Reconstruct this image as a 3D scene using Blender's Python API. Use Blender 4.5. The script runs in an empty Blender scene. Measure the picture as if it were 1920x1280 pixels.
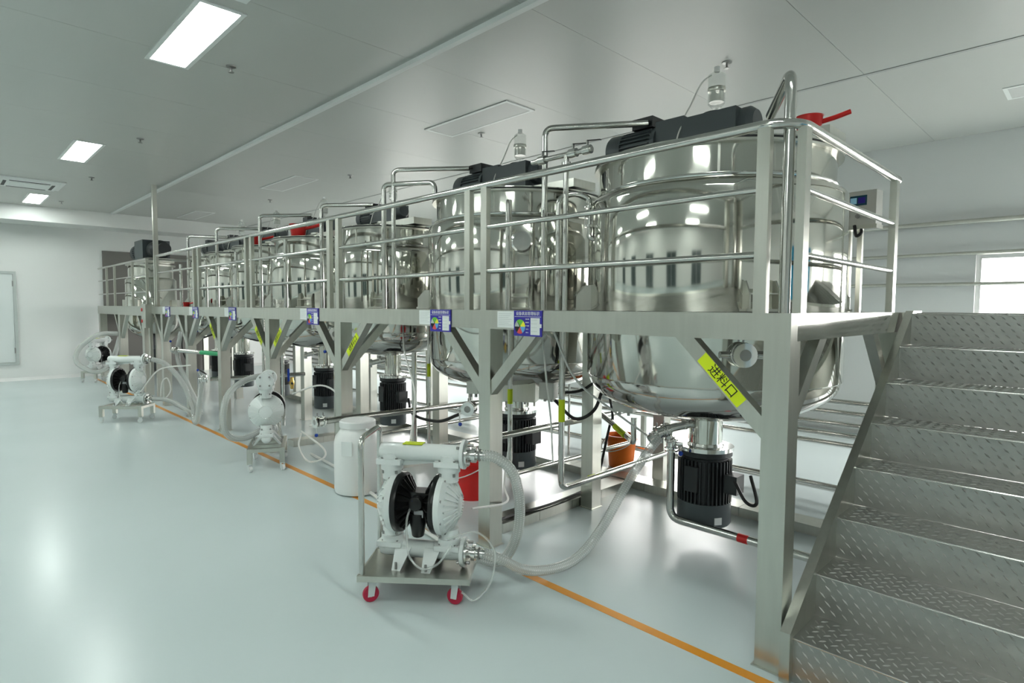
import bpy, math, random
from mathutils import Vector, Matrix
random.seed(7)
PI = math.pi
S = bpy.context.scene
COL = S.collection

# ------------------------------------------------------------------ camera
CAM_F, YAW, PITCH, ROLL = 1105.54, math.radians(45.526), math.radians(-3.309), math.radians(0.330)
fw = Vector((-math.sin(YAW) * math.cos(PITCH), math.cos(YAW) * math.cos(PITCH), math.sin(PITCH)))
r0 = Vector((math.cos(YAW), math.sin(YAW), 0)); u0 = r0.cross(fw)
rt = r0 * math.cos(ROLL) + u0 * math.sin(ROLL); up = -r0 * math.sin(ROLL) + u0 * math.cos(ROLL)
cam_d = bpy.data.cameras.new('camera'); cam_d.sensor_width = 36.0; cam_d.lens = 36.0 * CAM_F / 1920.0
cam_d.clip_start = 0.05; cam_d.clip_end = 100
cam = bpy.data.objects.new('camera', cam_d); COL.objects.link(cam)
cam.matrix_world = Matrix(((rt.x, up.x, -fw.x, 0), (rt.y, up.y, -fw.y, 0), (rt.z, up.z, -fw.z, 1.70), (0, 0, 0, 1)))
S.camera = cam

# ------------------------------------------------------------------ world, exposure
SKY = 22.0; LAMP = 29.0
w = bpy.data.worlds.new('overcast_sky'); S.world = w; w.use_nodes = True
bg = w.node_tree.nodes['Background']; bg.inputs[0].default_value = (1.0, 0.975, 0.965, 1); bg.inputs[1].default_value = SKY
S.view_settings.view_transform = 'Standard'; S.view_settings.look = 'None'
S.view_settings.gamma = 1.0; S.view_settings.use_curve_mapping = False
S.view_settings.exposure = 0.14
cy = S.cycles
cy.max_bounces = 8; cy.diffuse_bounces = 3; cy.glossy_bounces = 5; cy.transmission_bounces = 4; cy.transparent_max_bounces = 8
cy.caustics_reflective = False; cy.caustics_refractive = False

# ------------------------------------------------------------------ materials
MATS = {}
def pmat(name, col, metal=0.0, rough=0.5, bump=0.0, bscale=(8, 8, 8), rvar=0.0, cvar=0.0, nscale=(3, 3, 3), spec=0.5, emis=0.0, trans=0.0, coat=0.0, ior=1.45):
    m = bpy.data.materials.new(name); m.use_nodes = True
    nt = m.node_tree; b = nt.nodes['Principled BSDF']
    b.inputs['Base Color'].default_value = (*col, 1); b.inputs['Metallic'].default_value = metal
    b.inputs['Roughness'].default_value = rough; b.inputs['Specular IOR Level'].default_value = spec
    b.inputs['IOR'].default_value = ior
    b.inputs['Coat Weight'].default_value = coat; b.inputs['Coat Roughness'].default_value = 0.08
    if trans: b.inputs['Transmission Weight'].default_value = trans
    if emis:
        b.inputs['Emission Color'].default_value = (*col, 1); b.inputs['Emission Strength'].default_value = emis
    tc = None
    def noise(scale, sc, detail=3):
        nonlocal tc
        if tc is None: tc = nt.nodes.new('ShaderNodeTexCoord')
        mp = nt.nodes.new('ShaderNodeMapping'); mp.inputs['Scale'].default_value = scale
        nt.links.new(tc.outputs['Object'], mp.inputs[0])
        n = nt.nodes.new('ShaderNodeTexNoise'); n.inputs['Scale'].default_value = sc; n.inputs['Detail'].default_value = detail
        nt.links.new(mp.outputs[0], n.inputs['Vector']); return n
    if rvar:
        n = noise(nscale, 1.0); mr = nt.nodes.new('ShaderNodeMapRange')
        mr.inputs['From Min'].default_value = 0.15; mr.inputs['From Max'].default_value = 0.85
        mr.inputs['To Min'].default_value = max(0.02, rough - rvar); mr.inputs['To Max'].default_value = rough + rvar
        nt.links.new(n.outputs[0], mr.inputs[0]); nt.links.new(mr.outputs[0], b.inputs['Roughness'])
    if cvar:
        n2 = noise(nscale, 1.7); mx = nt.nodes.new('ShaderNodeMix'); mx.data_type = 'RGBA'
        mx.inputs['A'].default_value = (*[c * (1 - cvar) for c in col], 1); mx.inputs['B'].default_value = (*[min(1, c * (1 + cvar)) for c in col], 1)
        nt.links.new(n2.outputs[0], mx.inputs['Factor']); nt.links.new(mx.outputs['Result'], b.inputs['Base Color'])
    if bump:
        n3 = noise(bscale, 1.0, 4); bp = nt.nodes.new('ShaderNodeBump'); bp.inputs['Strength'].default_value = bump; bp.inputs['Distance'].default_value = 0.01
        nt.links.new(n3.outputs[0], bp.inputs['Height']); nt.links.new(bp.outputs[0], b.inputs['Normal'])
    MATS[name] = m
    return m
pmat('steel_tank', (0.62, 0.62, 0.57), 1, 0.075, bump=0.03, bscale=(5, 5, 1.2), rvar=0.03, nscale=(3, 3, 0.8))
pmat('steel_dish', (0.60, 0.59, 0.56), 1, 0.08, bump=0.05, bscale=(4, 4, 4), rvar=0.05)
pmat('steel_frame', (0.55, 0.555, 0.505), 1, 0.29, cvar=0.09, nscale=(16, 16, 1.6))
pmat('steel_pipe', (0.60, 0.60, 0.57), 1, 0.15, rvar=0.05, nscale=(6, 6, 6))
pmat('steel_bright', (0.72, 0.72, 0.70), 1, 0.14)
pmat('steel_plate', (0.40, 0.40, 0.38), 1, 0.36, rvar=0.05, cvar=0.12, nscale=(9, 9, 9), bump=0.12, bscale=(40, 40, 40))
pmat('steel_lug', (0.62, 0.62, 0.60), 1, 0.42)
pmat('steel_dark', (0.33, 0.33, 0.32), 1, 0.38, rvar=0.06)
pmat('motor_black', (0.022, 0.026, 0.028), 0, 0.42)
pmat('motor_grey', (0.075, 0.09, 0.095), 0, 0.45)
pmat('motor_slate', (0.07, 0.085, 0.09), 0, 0.42)
pmat('rubber_black', (0.012, 0.012, 0.012), 0, 0.5)
pmat('plastic_black', (0.010, 0.010, 0.010), 0, 0.28)
pmat('pump_white', (0.80, 0.84, 0.82), 0, 0.35, coat=0.2)
pmat('drum_white', (0.84, 0.85, 0.83), 0, 0.38)
pmat('cable_white', (0.80, 0.80, 0.76), 0, 0.4)
pmat('red_plastic', (0.72, 0.02, 0.018), 0, 0.32)
pmat('crimson_wheel', (0.50, 0.02, 0.06), 0, 0.35)
pmat('orange_plastic', (1.0, 0.22, 0.02), 0, 0.35)
pmat('blue_knob', (0.012, 0.05, 0.36), 0, 0.25)
pmat('brass', (0.62, 0.42, 0.12), 1, 0.3)
pmat('copper', (0.75, 0.38, 0.26), 1, 0.3)
pmat('tape_yellow', (0.66, 0.80, 0.01), 0, 0.45)
pmat('tape_red', (0.70, 0.02, 0.02), 0, 0.4)
pmat('tape_green', (0.03, 0.40, 0.16), 0, 0.4)
pmat('ink_black', (0.01, 0.01, 0.01), 0, 0.6)
pmat('ink_white', (0.88, 0.88, 0.88), 0, 0.6)
pmat('ink_grey', (0.45, 0.47, 0.48), 0, 0.6)
pmat('sign_blue', (0.035, 0.025, 0.36), 0, 0.35)
pmat('paper_white', (0.84, 0.87, 0.85), 0, 0.7)
pmat('pie_green', (0.16, 0.55, 0.06), 0, 0.5); pmat('pie_yellow', (0.90, 0.85, 0.05), 0, 0.5)
pmat('pie_blue', (0.12, 0.40, 0.75), 0, 0.5); pmat('pie_red', (0.75, 0.08, 0.08), 0, 0.5); pmat('pie_grey', (0.50, 0.56, 0.52), 0, 0.5)
pmat('floor_epoxy', (0.62, 0.71, 0.71), 0, 0.24, rvar=0.03, cvar=0.02, nscale=(0.7, 0.7, 0.7), bump=0.015, bscale=(2, 2, 2))
pmat('line_orange', (0.80, 0.33, 0.03), 0, 0.3)
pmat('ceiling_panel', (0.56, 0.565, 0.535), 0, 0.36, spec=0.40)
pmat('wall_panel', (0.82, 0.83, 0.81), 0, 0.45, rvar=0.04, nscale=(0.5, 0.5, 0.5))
pmat('trim_alu', (0.74, 0.75, 0.73), 0, 0.35)
pmat('seam_grey', (0.45, 0.46, 0.45), 0, 0.5)
pmat('frame_grey', (0.52, 0.56, 0.54), 0, 0.4)
pmat('door_panel', (0.76, 0.80, 0.79), 0, 0.4)
pmat('ac_white', (0.82, 0.84, 0.82), 0, 0.4); pmat('ac_dark', (0.05, 0.05, 0.05), 0, 0.6)
pmat('lamp_lit', (0.925, 1.0, 0.955), 0, 0.5, emis=LAMP)
pmat('lamp_off', (0.62, 0.62, 0.60), 0, 0.42, spec=0.35)
pmat('pavement', (0.22, 0.22, 0.21), 0, 0.8, cvar=0.1)  # for the unseen ground added outside against ceiling glare
pmat('door_teal', (0.06, 0.09, 0.09), 0, 0.2)
pmat('screen_taupe', (0.20, 0.19, 0.175), 0, 0.5)
pmat('screen', (0.03, 0.10, 0.15), 0, 0.2)
pmat('screen_lit', (0.25, 0.50, 0.62), 0, 0.3, emis=0.25)
pmat('panel_grey', (0.58, 0.58, 0.55), 0.6, 0.4)
pmat('blue_shutter', (0.03, 0.26, 0.42), 0, 0.4)
pmat('oil', (0.90, 0.92, 0.86), 0, 0.1, trans=0.6)
def clear_mat(name, col, mixf, rough=0.08):
    m = bpy.data.materials.new(name); m.use_nodes = True; nt = m.node_tree; b = nt.nodes['Principled BSDF']
    b.inputs['Base Color'].default_value = (*col, 1); b.inputs['Roughness'].default_value = rough
    t = nt.nodes.new('ShaderNodeBsdfTransparent'); t.inputs[0].default_value = (0.97, 0.98, 0.97, 1)
    mx = nt.nodes.new('ShaderNodeMixShader'); mx.inputs[0].default_value = mixf
    nt.links.new(t.outputs[0], mx.inputs[1]); nt.links.new(b.outputs[0], mx.inputs[2])
    nt.links.new(mx.outputs[0], nt.nodes['Material Output'].inputs[0]); MATS[name] = m
clear_mat('hose_clear', (0.88, 0.90, 0.88), 0.30)
pmat('hose_wire', (0.62, 0.64, 0.62), 0.3, 0.35)
clear_mat('acrylic', (0.80, 0.83, 0.80), 0.22)
clear_mat('glass_pane', (0.9, 0.95, 0.95), 0.10, 0.02)

# ------------------------------------------------------------------ mesh helpers
class MB:
    def __init__(s): s.v = []; s.f = []
    def quad_box(s, c, d, M=None):
        x, y, z = c; a, b, e = d[0] / 2, d[1] / 2, d[2] / 2; n = len(s.v)
        for p in ((-a, -b, -e), (a, -b, -e), (a, b, -e), (-a, b, -e), (-a, -b, e), (a, -b, e), (a, b, e), (-a, b, e)):
            q = Vector(p)
            if M is not None: q = M @ q
            s.v.append((q.x + x, q.y + y, q.z + z))
        for f in ((0, 3, 2, 1), (4, 5, 6, 7), (0, 1, 5, 4), (1, 2, 6, 5), (2, 3, 7, 6), (3, 0, 4, 7)): s.f.append(tuple(n + i for i in f))
        return s
    def span(s, x0, x1, y0, y1, z0, z1):
        return s.quad_box(((x0 + x1) / 2, (y0 + y1) / 2, (z0 + z1) / 2), (abs(x1 - x0), abs(y1 - y0), abs(z1 - z0)))
    def bar(s, p0, p1, wd, ht, upv=(0, 0, 1)):
        p0, p1 = Vector(p0), Vector(p1); d = p1 - p0; L = d.length; d.normalize()
        u = Vector(upv); sd = d.cross(u)
        if sd.length < 1e-4: u = Vector((0, 1, 0)); sd = d.cross(u)
        sd.normalize(); u = sd.cross(d)
        M = Matrix(((d.x, sd.x, u.x), (d.y, sd.y, u.y), (d.z, sd.z, u.z)))
        return s.quad_box((p0 + p1) / 2, (L, wd, ht), M)
    def ring(s, c, ax, r, n, ph=0.0):
        ax = Vector(ax).normalized(); t = Vector((0, 0, 1)) if abs(ax.z) < 0.9 else Vector((1, 0, 0))
        a = ax.cross(t).normalized(); b = ax.cross(a); st = len(s.v); c = Vector(c)
        for i in range(n):
            g = ph + 2 * PI * i / n; q = c + (a * math.cos(g) + b * math.sin(g)) * r; s.v.append(tuple(q))
        return st
    def loft(s, rings, n, cap=True, close=False):
        for k in range(len(rings) - 1):
            a, b = rings[k], rings[k + 1]
            for i in range(n): s.f.append((a + i, a + (i + 1) % n, b + (i + 1) % n, b + i))
        if cap:
            s.f.append(tuple(rings[0] + i for i in range(n))[::-1]); s.f.append(tuple(rings[-1] + i for i in range(n)))
    def lathe(s, prof, c=(0, 0, 0), ax=(0, 0, 1), n=32, cap=True):
        A = Vector(ax).normalized(); c = Vector(c)
        s.loft([s.ring(c + A * h, ax, max(r, 1e-4), n) for r, h in prof], n, cap); return s
    def cyl(s, p0, p1, r, n=16, r1=None):
        p0, p1 = Vector(p0), Vector(p1)
        s.loft([s.ring(p0, p1 - p0, r, n), s.ring(p1, p1 - p0, r if r1 is None else r1, n)], n); return s
    def tube(s, pts, r, n=12, fil=0.0, cap=True):
        P = path(pts, fil); m = len(P); rings = []
        T = []
        for i in range(m):
            d = (P[min(i + 1, m - 1)] - P[max(i - 1, 0)]); T.append(d.normalized())
        ref = Vector((0, 0, 1)) if abs(T[0].z) < 0.9 else Vector((1, 0, 0))
        a = T[0].cross(ref).normalized()
        for i in range(m):
            a = (a - T[i] * a.dot(T[i])).normalized(); b = T[i].cross(a); st = len(s.v)
            for k in range(n):
                g = 2 * PI * k / n; s.v.append(tuple(P[i] + (a * math.cos(g) + b * math.sin(g)) * r))
            rings.append(st)
        s.loft(rings, n, cap); return s
    def torus(s, c, ax, R, r, n=32, m=8):
        ax = Vector(ax).normalized(); t = Vector((0, 0, 1)) if abs(ax.z) < 0.9 else Vector((1, 0, 0))
        a = ax.cross(t).normalized(); b = ax.cross(a); c = Vector(c); st = len(s.v)
        for i in range(n):
            g = 2 * PI * i / n; d = a * math.cos(g) + b * math.sin(g)
            for k in range(m):
                h = 2 * PI * k / m; s.v.append(tuple(c + d * (R + r * math.cos(h)) + ax * (r * math.sin(h))))
        for i in range(n):
            for k in range(m):
                s.f.append((st + i * m + k, st + ((i + 1) % n) * m + k, st + ((i + 1) % n) * m + (k + 1) % m, st + i * m + (k + 1) % m))
        return s
    def prism(s, poly, d, M=None):   # poly list of 3D points, extruded by vector d
        n = len(s.v); k = len(poly); d = Vector(d)
        for p in poly: s.v.append(tuple(p))
        for p in poly: s.v.append(tuple(Vector(p) + d))
        s.f.append(tuple(range(n, n + k))[::-1]); s.f.append(tuple(range(n + k, n + 2 * k)))
        for i in range(k): s.f.append((n + i, n + (i + 1) % k, n + k + (i + 1) % k, n + k + i))
        return s
    def build(s, name, mat, parent=None, smooth=True, kind=None, angle=35):
        me = bpy.data.meshes.new(name); me.from_pydata(s.v, [], s.f); me.validate()
        import bmesh
        b = bmesh.new(); b.from_mesh(me); bmesh.ops.recalc_face_normals(b, faces=b.faces); b.to_mesh(me); b.free()
        me.materials.append(MATS[mat] if isinstance(mat, str) else mat)
        if smooth:
            me.polygons.foreach_set('use_smooth', [True] * len(me.polygons)); me.set_sharp_from_angle(angle=math.radians(angle))
        o = bpy.data.objects.new(name, me); COL.objects.link(o)
        if parent is not None: o.parent = parent
        if kind: o['kind'] = kind
        return o
def path(pts, fil=0.0, n=6):
    P = [Vector(p) for p in pts]
    if not fil or len(P) < 3: return P
    out = [P[0]]
    for i in range(1, len(P) - 1):
        a, b, c = P[i - 1], P[i], P[i + 1]; d1 = (a - b); d2 = (c - b)
        f = min(fil, d1.length * 0.49, d2.length * 0.49)
        s0 = b + d1.normalized() * f; s1 = b + d2.normalized() * f
        for k in range(n + 1):
            t = k / n; out.append(s0 * (1 - t) ** 2 + b * 2 * t * (1 - t) + s1 * t * t)
    out.append(P[-1]); return out
def spline(pts, n=10):
    P = [Vector(p) for p in pts]; Q = [P[0] * 2 - P[1]] + P + [P[-1] * 2 - P[-2]]; out = []
    for i in range(1, len(Q) - 2):
        p0, p1, p2, p3 = Q[i - 1:i + 3]
        for k in range(n):
            t = k / n
            out.append(0.5 * ((2 * p1) + (p2 - p0) * t + (2 * p0 - 5 * p1 + 4 * p2 - p3) * t * t + (3 * p1 - p0 - 3 * p2 + p3) * t ** 3))
    out.append(P[-1]); return out
def helix(pts, R, r, pitch, n=12):
    P = spline(pts, 14); L = [0.0]
    for i in range(1, len(P)): L.append(L[-1] + (P[i] - P[i - 1]).length)
    tot = L[-1]; steps = int(tot / pitch * n); out = []; j = 0
    t0 = (P[1] - P[0]).normalized(); ref = Vector((0, 0, 1)) if abs(t0.z) < 0.9 else Vector((1, 0, 0)); a = t0.cross(ref).normalized()
    for i in range(steps + 1):
        q = tot * i / steps
        while j < len(L) - 2 and L[j + 1] < q: j += 1
        t = (q - L[j]) / max(1e-6, L[j + 1] - L[j]); c = P[j].lerp(P[j + 1], t); d = (P[j + 1] - P[j]).normalized()
        a = (a - d * a.dot(d)).normalized(); b = d.cross(a); g = 2 * PI * i / n
        out.append(c + (a * math.cos(g) + b * math.sin(g)) * R)
    return MB().tube(out, r, 4)
def thing(name, label, cat, loc=(0, 0, 0), rz=0.0, group=None):
    o = bpy.data.objects.new(name, None); COL.objects.link(o); o.empty_display_size = 0.1
    o.location = loc; o.rotation_euler = (0, 0, rz); return tag(o, label, cat, group)
def tag(o, label=None, cat=None, group=None, kind=None):
    if label: o['label'] = label
    if cat: o['category'] = cat
    if group: o['group'] = group
    if kind: o['kind'] = kind
    return o
def struct(o, label=None): 
    o['kind'] = 'structure'
    if label: o['label'] = label
    return o
def copy_tree(o, parent=None):
    c = o.copy(); COL.objects.link(c)
    if parent is not None: c.parent = parent
    for ch in list(o.children): copy_tree(ch, c)
    return c
def text_mesh(body, size, name, mat, parent, M, extrude=0.0006):
    cu = bpy.data.curves.new(name, 'FONT'); cu.body = body; cu.size = size; cu.align_x = 'CENTER'; cu.align_y = 'CENTER'; cu.extrude = extrude; cu.resolution_u = 2
    t = bpy.data.objects.new('tmp_text', cu); COL.objects.link(t)
    dg = bpy.context.evaluated_depsgraph_get(); me = bpy.data.meshes.new_from_object(t.evaluated_get(dg))
    bpy.data.objects.remove(t); bpy.data.curves.remove(cu)
    me.materials.clear(); me.materials.append(MATS[mat]); me.name = name
    o = bpy.data.objects.new(name, me); COL.objects.link(o); o.parent = parent; o.matrix_local = M; o['kind'] = 'stuff'
    return o
FRONT = Matrix(((1, 0, 0, 0), (0, 0, -1, 0), (0, 1, 0, 0), (0, 0, 0, 1)))   # text facing -Y

# ================================================================== STRUCTURE
XL, XR, YF, YB, ZC = -17.1, 4.6, -4.8, 9.0, 3.80
floor = struct(MB().span(XL - .1, XR + .1, YF - .1, YB + .15, -0.12, 0).build('floor', 'floor_epoxy', smooth=False), 'glossy pale blue grey epoxy floor')
ln = MB().span(-16.5, XR, 2.615, 2.675, 0.0, 0.0012).build('floor_line', 'line_orange', floor, smooth=False)
ln['label'] = 'orange safety line painted along the floor'
struct(MB().prism([(-45, YB + .16, -.2), (45, YB + .16, -.2), (45, 50, -.2), (-45, 50, -.2)], (0, 0, -.1)).build('ground', 'pavement', smooth=False), 'grey pavement outside the windows')  # unseen ground added to dim what the windows throw onto the ceiling
struct(MB().prism([(XR + .16, -30, -.2), (45, -30, -.2), (45, YB + .15, -.2), (XR + .16, YB + .15, -.2)], (0, 0, -.1)).build('ground', 'pavement', smooth=False), 'grey pavement outside the right wall')  # continues the added ground past the right wall
# ceiling panels
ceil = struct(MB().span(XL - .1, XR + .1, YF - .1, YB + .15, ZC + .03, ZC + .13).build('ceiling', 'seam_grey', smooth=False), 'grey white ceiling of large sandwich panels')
ys = [YF, -2.85, 0.1, 3.02, 6.05, YB]; xs = []
x = -1.66 - 1.31 * 12
while x < XR + 1.3: xs.append(x); x += 1.31
xs = [max(XL, xs[0])] + [q for q in xs[1:] if q < XR - .2] + [XR]
xs[0] = XL
for j in range(len(ys) - 1):
    for i in range(len(xs) - 1):
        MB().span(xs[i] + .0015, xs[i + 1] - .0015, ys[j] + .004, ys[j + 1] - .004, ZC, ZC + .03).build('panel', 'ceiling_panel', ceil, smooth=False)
struct(MB().prism([(XL, 2.985, ZC), (XL, 3.055, ZC), (XL, 3.045, ZC - .03), (XL, 2.995, ZC - .03)], (XR - XL, 0, 0)).build('trim_1', 'wall_panel', smooth=False), 'raised ceiling joint strip running above the platform edge')
struct(MB().span(XL, XR, 6.03, 6.07, ZC - .006, ZC).build('trim_2', 'seam_grey', smooth=False), 'thin ceiling joint strip behind the tanks')
struct(MB().span(XL, -16.2, YF, YB, 3.48, ZC).build('trim_3', 'wall_panel', smooth=False), 'boxed ceiling soffit along the far end wall')
def grid_wall(name, us, zs, holes, mk, mat):
    """one connected wall with openings; us/zs breakpoints, holes set of (i,j); mk(u,d,z)->xyz with d 0 inner, 1 outer"""
    V = {}; m = MB()
    def vi(i, d, j):
        k = (i, d, j)
        if k not in V: V[k] = len(m.v); m.v.append(mk(us[i], d, zs[j]))
        return V[k]
    nu, nz = len(us) - 1, len(zs) - 1
    full = lambda i, j: 0 <= i < nu and 0 <= j < nz and (i, j) not in holes
    for i in range(nu):
        for j in range(nz):
            if not full(i, j): continue
            for d in (0, 1): m.f.append((vi(i, d, j), vi(i + 1, d, j), vi(i + 1, d, j + 1), vi(i, d, j + 1)))
            if not full(i - 1, j): m.f.append((vi(i, 0, j), vi(i, 1, j), vi(i, 1, j + 1), vi(i, 0, j + 1)))
            if not full(i + 1, j): m.f.append((vi(i + 1, 0, j), vi(i + 1, 1, j), vi(i + 1, 1, j + 1), vi(i + 1, 0, j + 1)))
            if not full(i, j - 1): m.f.append((vi(i, 0, j), vi(i, 1, j), vi(i + 1, 1, j), vi(i + 1, 0, j)))
            if not full(i, j + 1): m.f.append((vi(i, 0, j + 1), vi(i, 1, j + 1), vi(i + 1, 1, j + 1), vi(i + 1, 0, j + 1)))
    return struct(m.build(name, mat, smooth=False))
WIN = [(-14.2, -11.6), (-10.4, -7.8), (-6.6, -4.2), (-1.19, 2.2)]; WZ = (0.75, 2.37)
us = [XL - .1]
for a, b in WIN: us += [a, b]
us += [XR + .1]
wb = grid_wall('wall_back', us, [0, WZ[0], WZ[1], ZC + .03], {(1, 1), (3, 1), (5, 1), (7, 1)}, lambda u, d, z: (u, YB + .15 * d, z), 'wall_panel')
wb['label'] = 'white panel wall behind the tanks with wide windows'
for k, (a, b) in enumerate(WIN):
    fr = MB()
    o = bpy.data.objects.new('window_%d' % (k + 1), None); COL.objects.link(o); o.location = (0, 0, 0); struct(o, 'bright daylit window in the wall behind the tanks')
    yy = YB + .075
    for (x0, x1, z0, z1) in ((a, b, WZ[0], WZ[0] + .05), (a, b, WZ[1] - .05, WZ[1]), (a, a + .05, WZ[0] + .05, WZ[1] - .05), (b - .05, b, WZ[0] + .05, WZ[1] - .05)):
        MB().span(x0, x1, yy - .03, yy + .03, z0, z1).build('frame_bar', 'trim_alu', o, smooth=False)
    n = 3
    for i in range(n):
        x0 = a + .05 + (b - a - .1) * i / n; x1 = a + .05 + (b - a - .1) * (i + 1) / n
        if i: MB().span(x0 - .02, x0 + .02, yy - .025, yy + .025, WZ[0] + .05, WZ[1] - .05).build('mullion', 'trim_alu', o, smooth=False)
        MB().span(x0 + .02 * (i > 0), x1 - .02 * (i < n - 1), yy - .004, yy + .004, WZ[0] + .05, WZ[1] - .05).build('pane', 'glass_pane', o, smooth=False)
for k, (a, b) in enumerate(WIN):
    ld = bpy.data.lights.new('window_portal', 'AREA'); ld.shape = 'RECTANGLE'; ld.size = b - a; ld.size_y = WZ[1] - WZ[0]; ld.cycles.is_portal = True
    lo = bpy.data.objects.new('window_portal', ld); COL.objects.link(lo); lo.location = ((a + b) / 2, YB + .14, sum(WZ) / 2); lo.rotation_euler = (-PI / 2, 0, 0)
struct(MB().span(XL - .12, XL, YF, YB, 0, ZC).build('wall_left', 'wall_panel', smooth=False), 'white panel end wall at the far end')
WR = [(6.75, 8.8)]  # unseen window added to brighten the back wall and right side
vs = [YF]
for a, b in WR: vs += [a, b]
vs += [YB]
wr = grid_wall('wall_right', vs, [0, WZ[0], WZ[1], ZC + .03], {(1, 1)}, lambda u, d, z: (XR + .15 * d, u, z), 'wall_panel'); wr['label'] = 'white panel wall with windows on the right'
for k, (a, b) in enumerate(WR):
    o = bpy.data.objects.new('window_%d' % (k + 5), None); COL.objects.link(o); struct(o, 'bright daylit window in the right wall'); xx = XR + .075
    for (y0, y1, z0, z1) in ((a, b, WZ[0], WZ[0] + .05), (a, b, WZ[1] - .05, WZ[1]), (a, a + .05, WZ[0] + .05, WZ[1] - .05), (b - .05, b, WZ[0] + .05, WZ[1] - .05)):
        MB().span(xx - .03, xx + .03, y0, y1, z0, z1).build('frame_bar', 'trim_alu', o, smooth=False)
    MB().span(xx - .025, xx + .025, (a + b) / 2 - .02, (a + b) / 2 + .02, WZ[0] + .05, WZ[1] - .05).build('mullion', 'trim_alu', o, smooth=False)
    for y0, y1 in ((a + .05, (a + b) / 2 - .02), ((a + b) / 2 + .02, b - .05)): MB().span(xx - .004, xx + .004, y0, y1, WZ[0] + .05, WZ[1] - .05).build('pane', 'glass_pane', o, smooth=False)
    ld = bpy.data.lights.new('window_portal', 'AREA'); ld.shape = 'RECTANGLE'; ld.size = WZ[1] - WZ[0]; ld.size_y = b - a; ld.cycles.is_portal = True
    lo = bpy.data.objects.new('window_portal', ld); COL.objects.link(lo); lo.location = (XR + .14, (a + b) / 2, sum(WZ) / 2); lo.rotation_euler = (0, PI / 2, 0)
struct(MB().span(XL, XR, YF - .12, YF, 0, ZC).build('wall_front', 'wall_panel', smooth=False), 'white panel wall behind the viewpoint')
struct(MB().prism([(XL, YF, 0), (XL + .05, YF, 0), (XL, YF, .07)], (0, YB - YF, 0)).build('baseboard_left', 'trim_alu', smooth=False), 'coved skirting at the foot of the end wall')
struct(MB().span(XL + .05, XR, YB - .012, YB, 0, .1).build('baseboard_back', 'trim_alu', smooth=False), 'skirting at the foot of the window wall')
# door in end wall
d1 = bpy.data.objects.new('door_1', None); COL.objects.link(d1); d1.location = (XL, 0, 0); struct(d1, 'flush white door with slim frame in the far end wall')
dy0, dy1, dz0, dz1 = -0.3, 1.34, 0.36, 2.43
MB().span(.002, .03, dy0 + .06, dy1 - .06, dz0 + .06, dz1 - .06).build('leaf', 'door_panel', d1, smooth=False)
for (a, b, c, e) in ((dy0, dy1, dz1 - .055, dz1), (dy0, dy1, dz0, dz0 + .055), (dy0, dy0 + .055, dz0 + .055, dz1 - .055), (dy1 - .055, dy1, dz0 + .055, dz1 - .055)):
    MB().span(0, .045, a, b, c, e).build('frame_bar', 'frame_grey', d1, smooth=False)
for z in (0.62, 2.1): MB().cyl((.05, dy1 - .06, z), (.05, dy1 - .06, z + .12), .012, 10).build('hinge', 'steel_dark', d1)
# unseen blue shutter added on the right wall for a blue tank reflection
d2 = bpy.data.objects.new('door_2', None); COL.objects.link(d2); d2.location = (XR, 0, 0); struct(d2, 'blue roll up shutter door in the right wall')
for i in range(12): MB().span(-.04, -.002, 3.6, 6.4, .02 + i * .2, .215 + i * .2).build('slat', 'blue_shutter', d2, smooth=False)

# unseen dark doors added behind the viewpoint as dark bands in tank reflections
for k, x in enumerate((-13.0, -9.4, -5.8, -2.6, 0.6)):
    dd = bpy.data.objects.new('door_%d' % (k + 3), None); COL.objects.link(dd); dd.location = (x, YF, 0); struct(dd, 'dark glazed double door in the wall behind the viewpoint')
    for sx in (-.62, .02): MB().span(sx, sx + .60, .002, .04, .05, 2.25).build('leaf', 'door_teal', dd, smooth=False)
    for (a, b, c, e) in ((-.70, -.63, 0, 2.36), (.63, .70, 0, 2.36), (-.63, .63, 2.26, 2.36)): MB().span(a, b, 0, .06, c, e).build('frame_bar', 'trim_alu', dd, smooth=False)

# ================================================================== CEILING FITTINGS
def ceiling_light(x0, x1, y0, y1, lit, label, grp):
    cx, cy = (x0 + x1) / 2, (y0 + y1) / 2; a, b = (x1 - x0) / 2, (y1 - y0) / 2
    t = thing('ceiling_light', label, 'light', (cx, cy, ZC), 0, grp)
    fr = .035
    for (u0_, u1_, v0_, v1_) in ((-a - fr, a + fr, -b - fr, -b), (-a - fr, a + fr, b, b + fr), (-a - fr, -a, -b, b), (a, a + fr, -b, b)):
        MB().span(u0_, u1_, v0_, v1_, -.009, 0).build('frame_bar', 'ac_white', t, smooth=False)
    MB().span(-a, a, -b, b, -.007, -.001).build('diffuser', 'lamp_lit' if lit else 'lamp_off', t, smooth=False)
LX = [-15.75, -10.70, -5.83, -0.96]
LB = ['small lit ceiling panel nearest the far end wall', 'lit rectangular ceiling panel in the middle of the left ceiling', 'largest lit rectangular ceiling panel at the top left']
for i, x in enumerate(LX):
    ceiling_light(x, x + 1.32, 1.395, 1.665, True, LB[i] if i < 3 else 'lit ceiling panel overhead beside the viewpoint', 'lit ceiling panels')
    for j, y in enumerate((-1.45, -3.7)):
        ceiling_light(x, x + 1.32, y, y + .27, True, 'lit ceiling panel in the %s row behind the viewpoint, over bay %s' % (('first', 'second')[j], ('one', 'two', 'three', 'four')[i]), 'lit ceiling panels')
ceiling_light(-5.78, -4.45, 4.27, 4.62, False, 'switched off ceiling panel above the second large tank', 'unlit ceiling panels')
ceiling_light(-10.72, -9.35, 4.27, 4.62, False, 'switched off ceiling panel above the smaller tanks', 'unlit ceiling panels')
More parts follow.
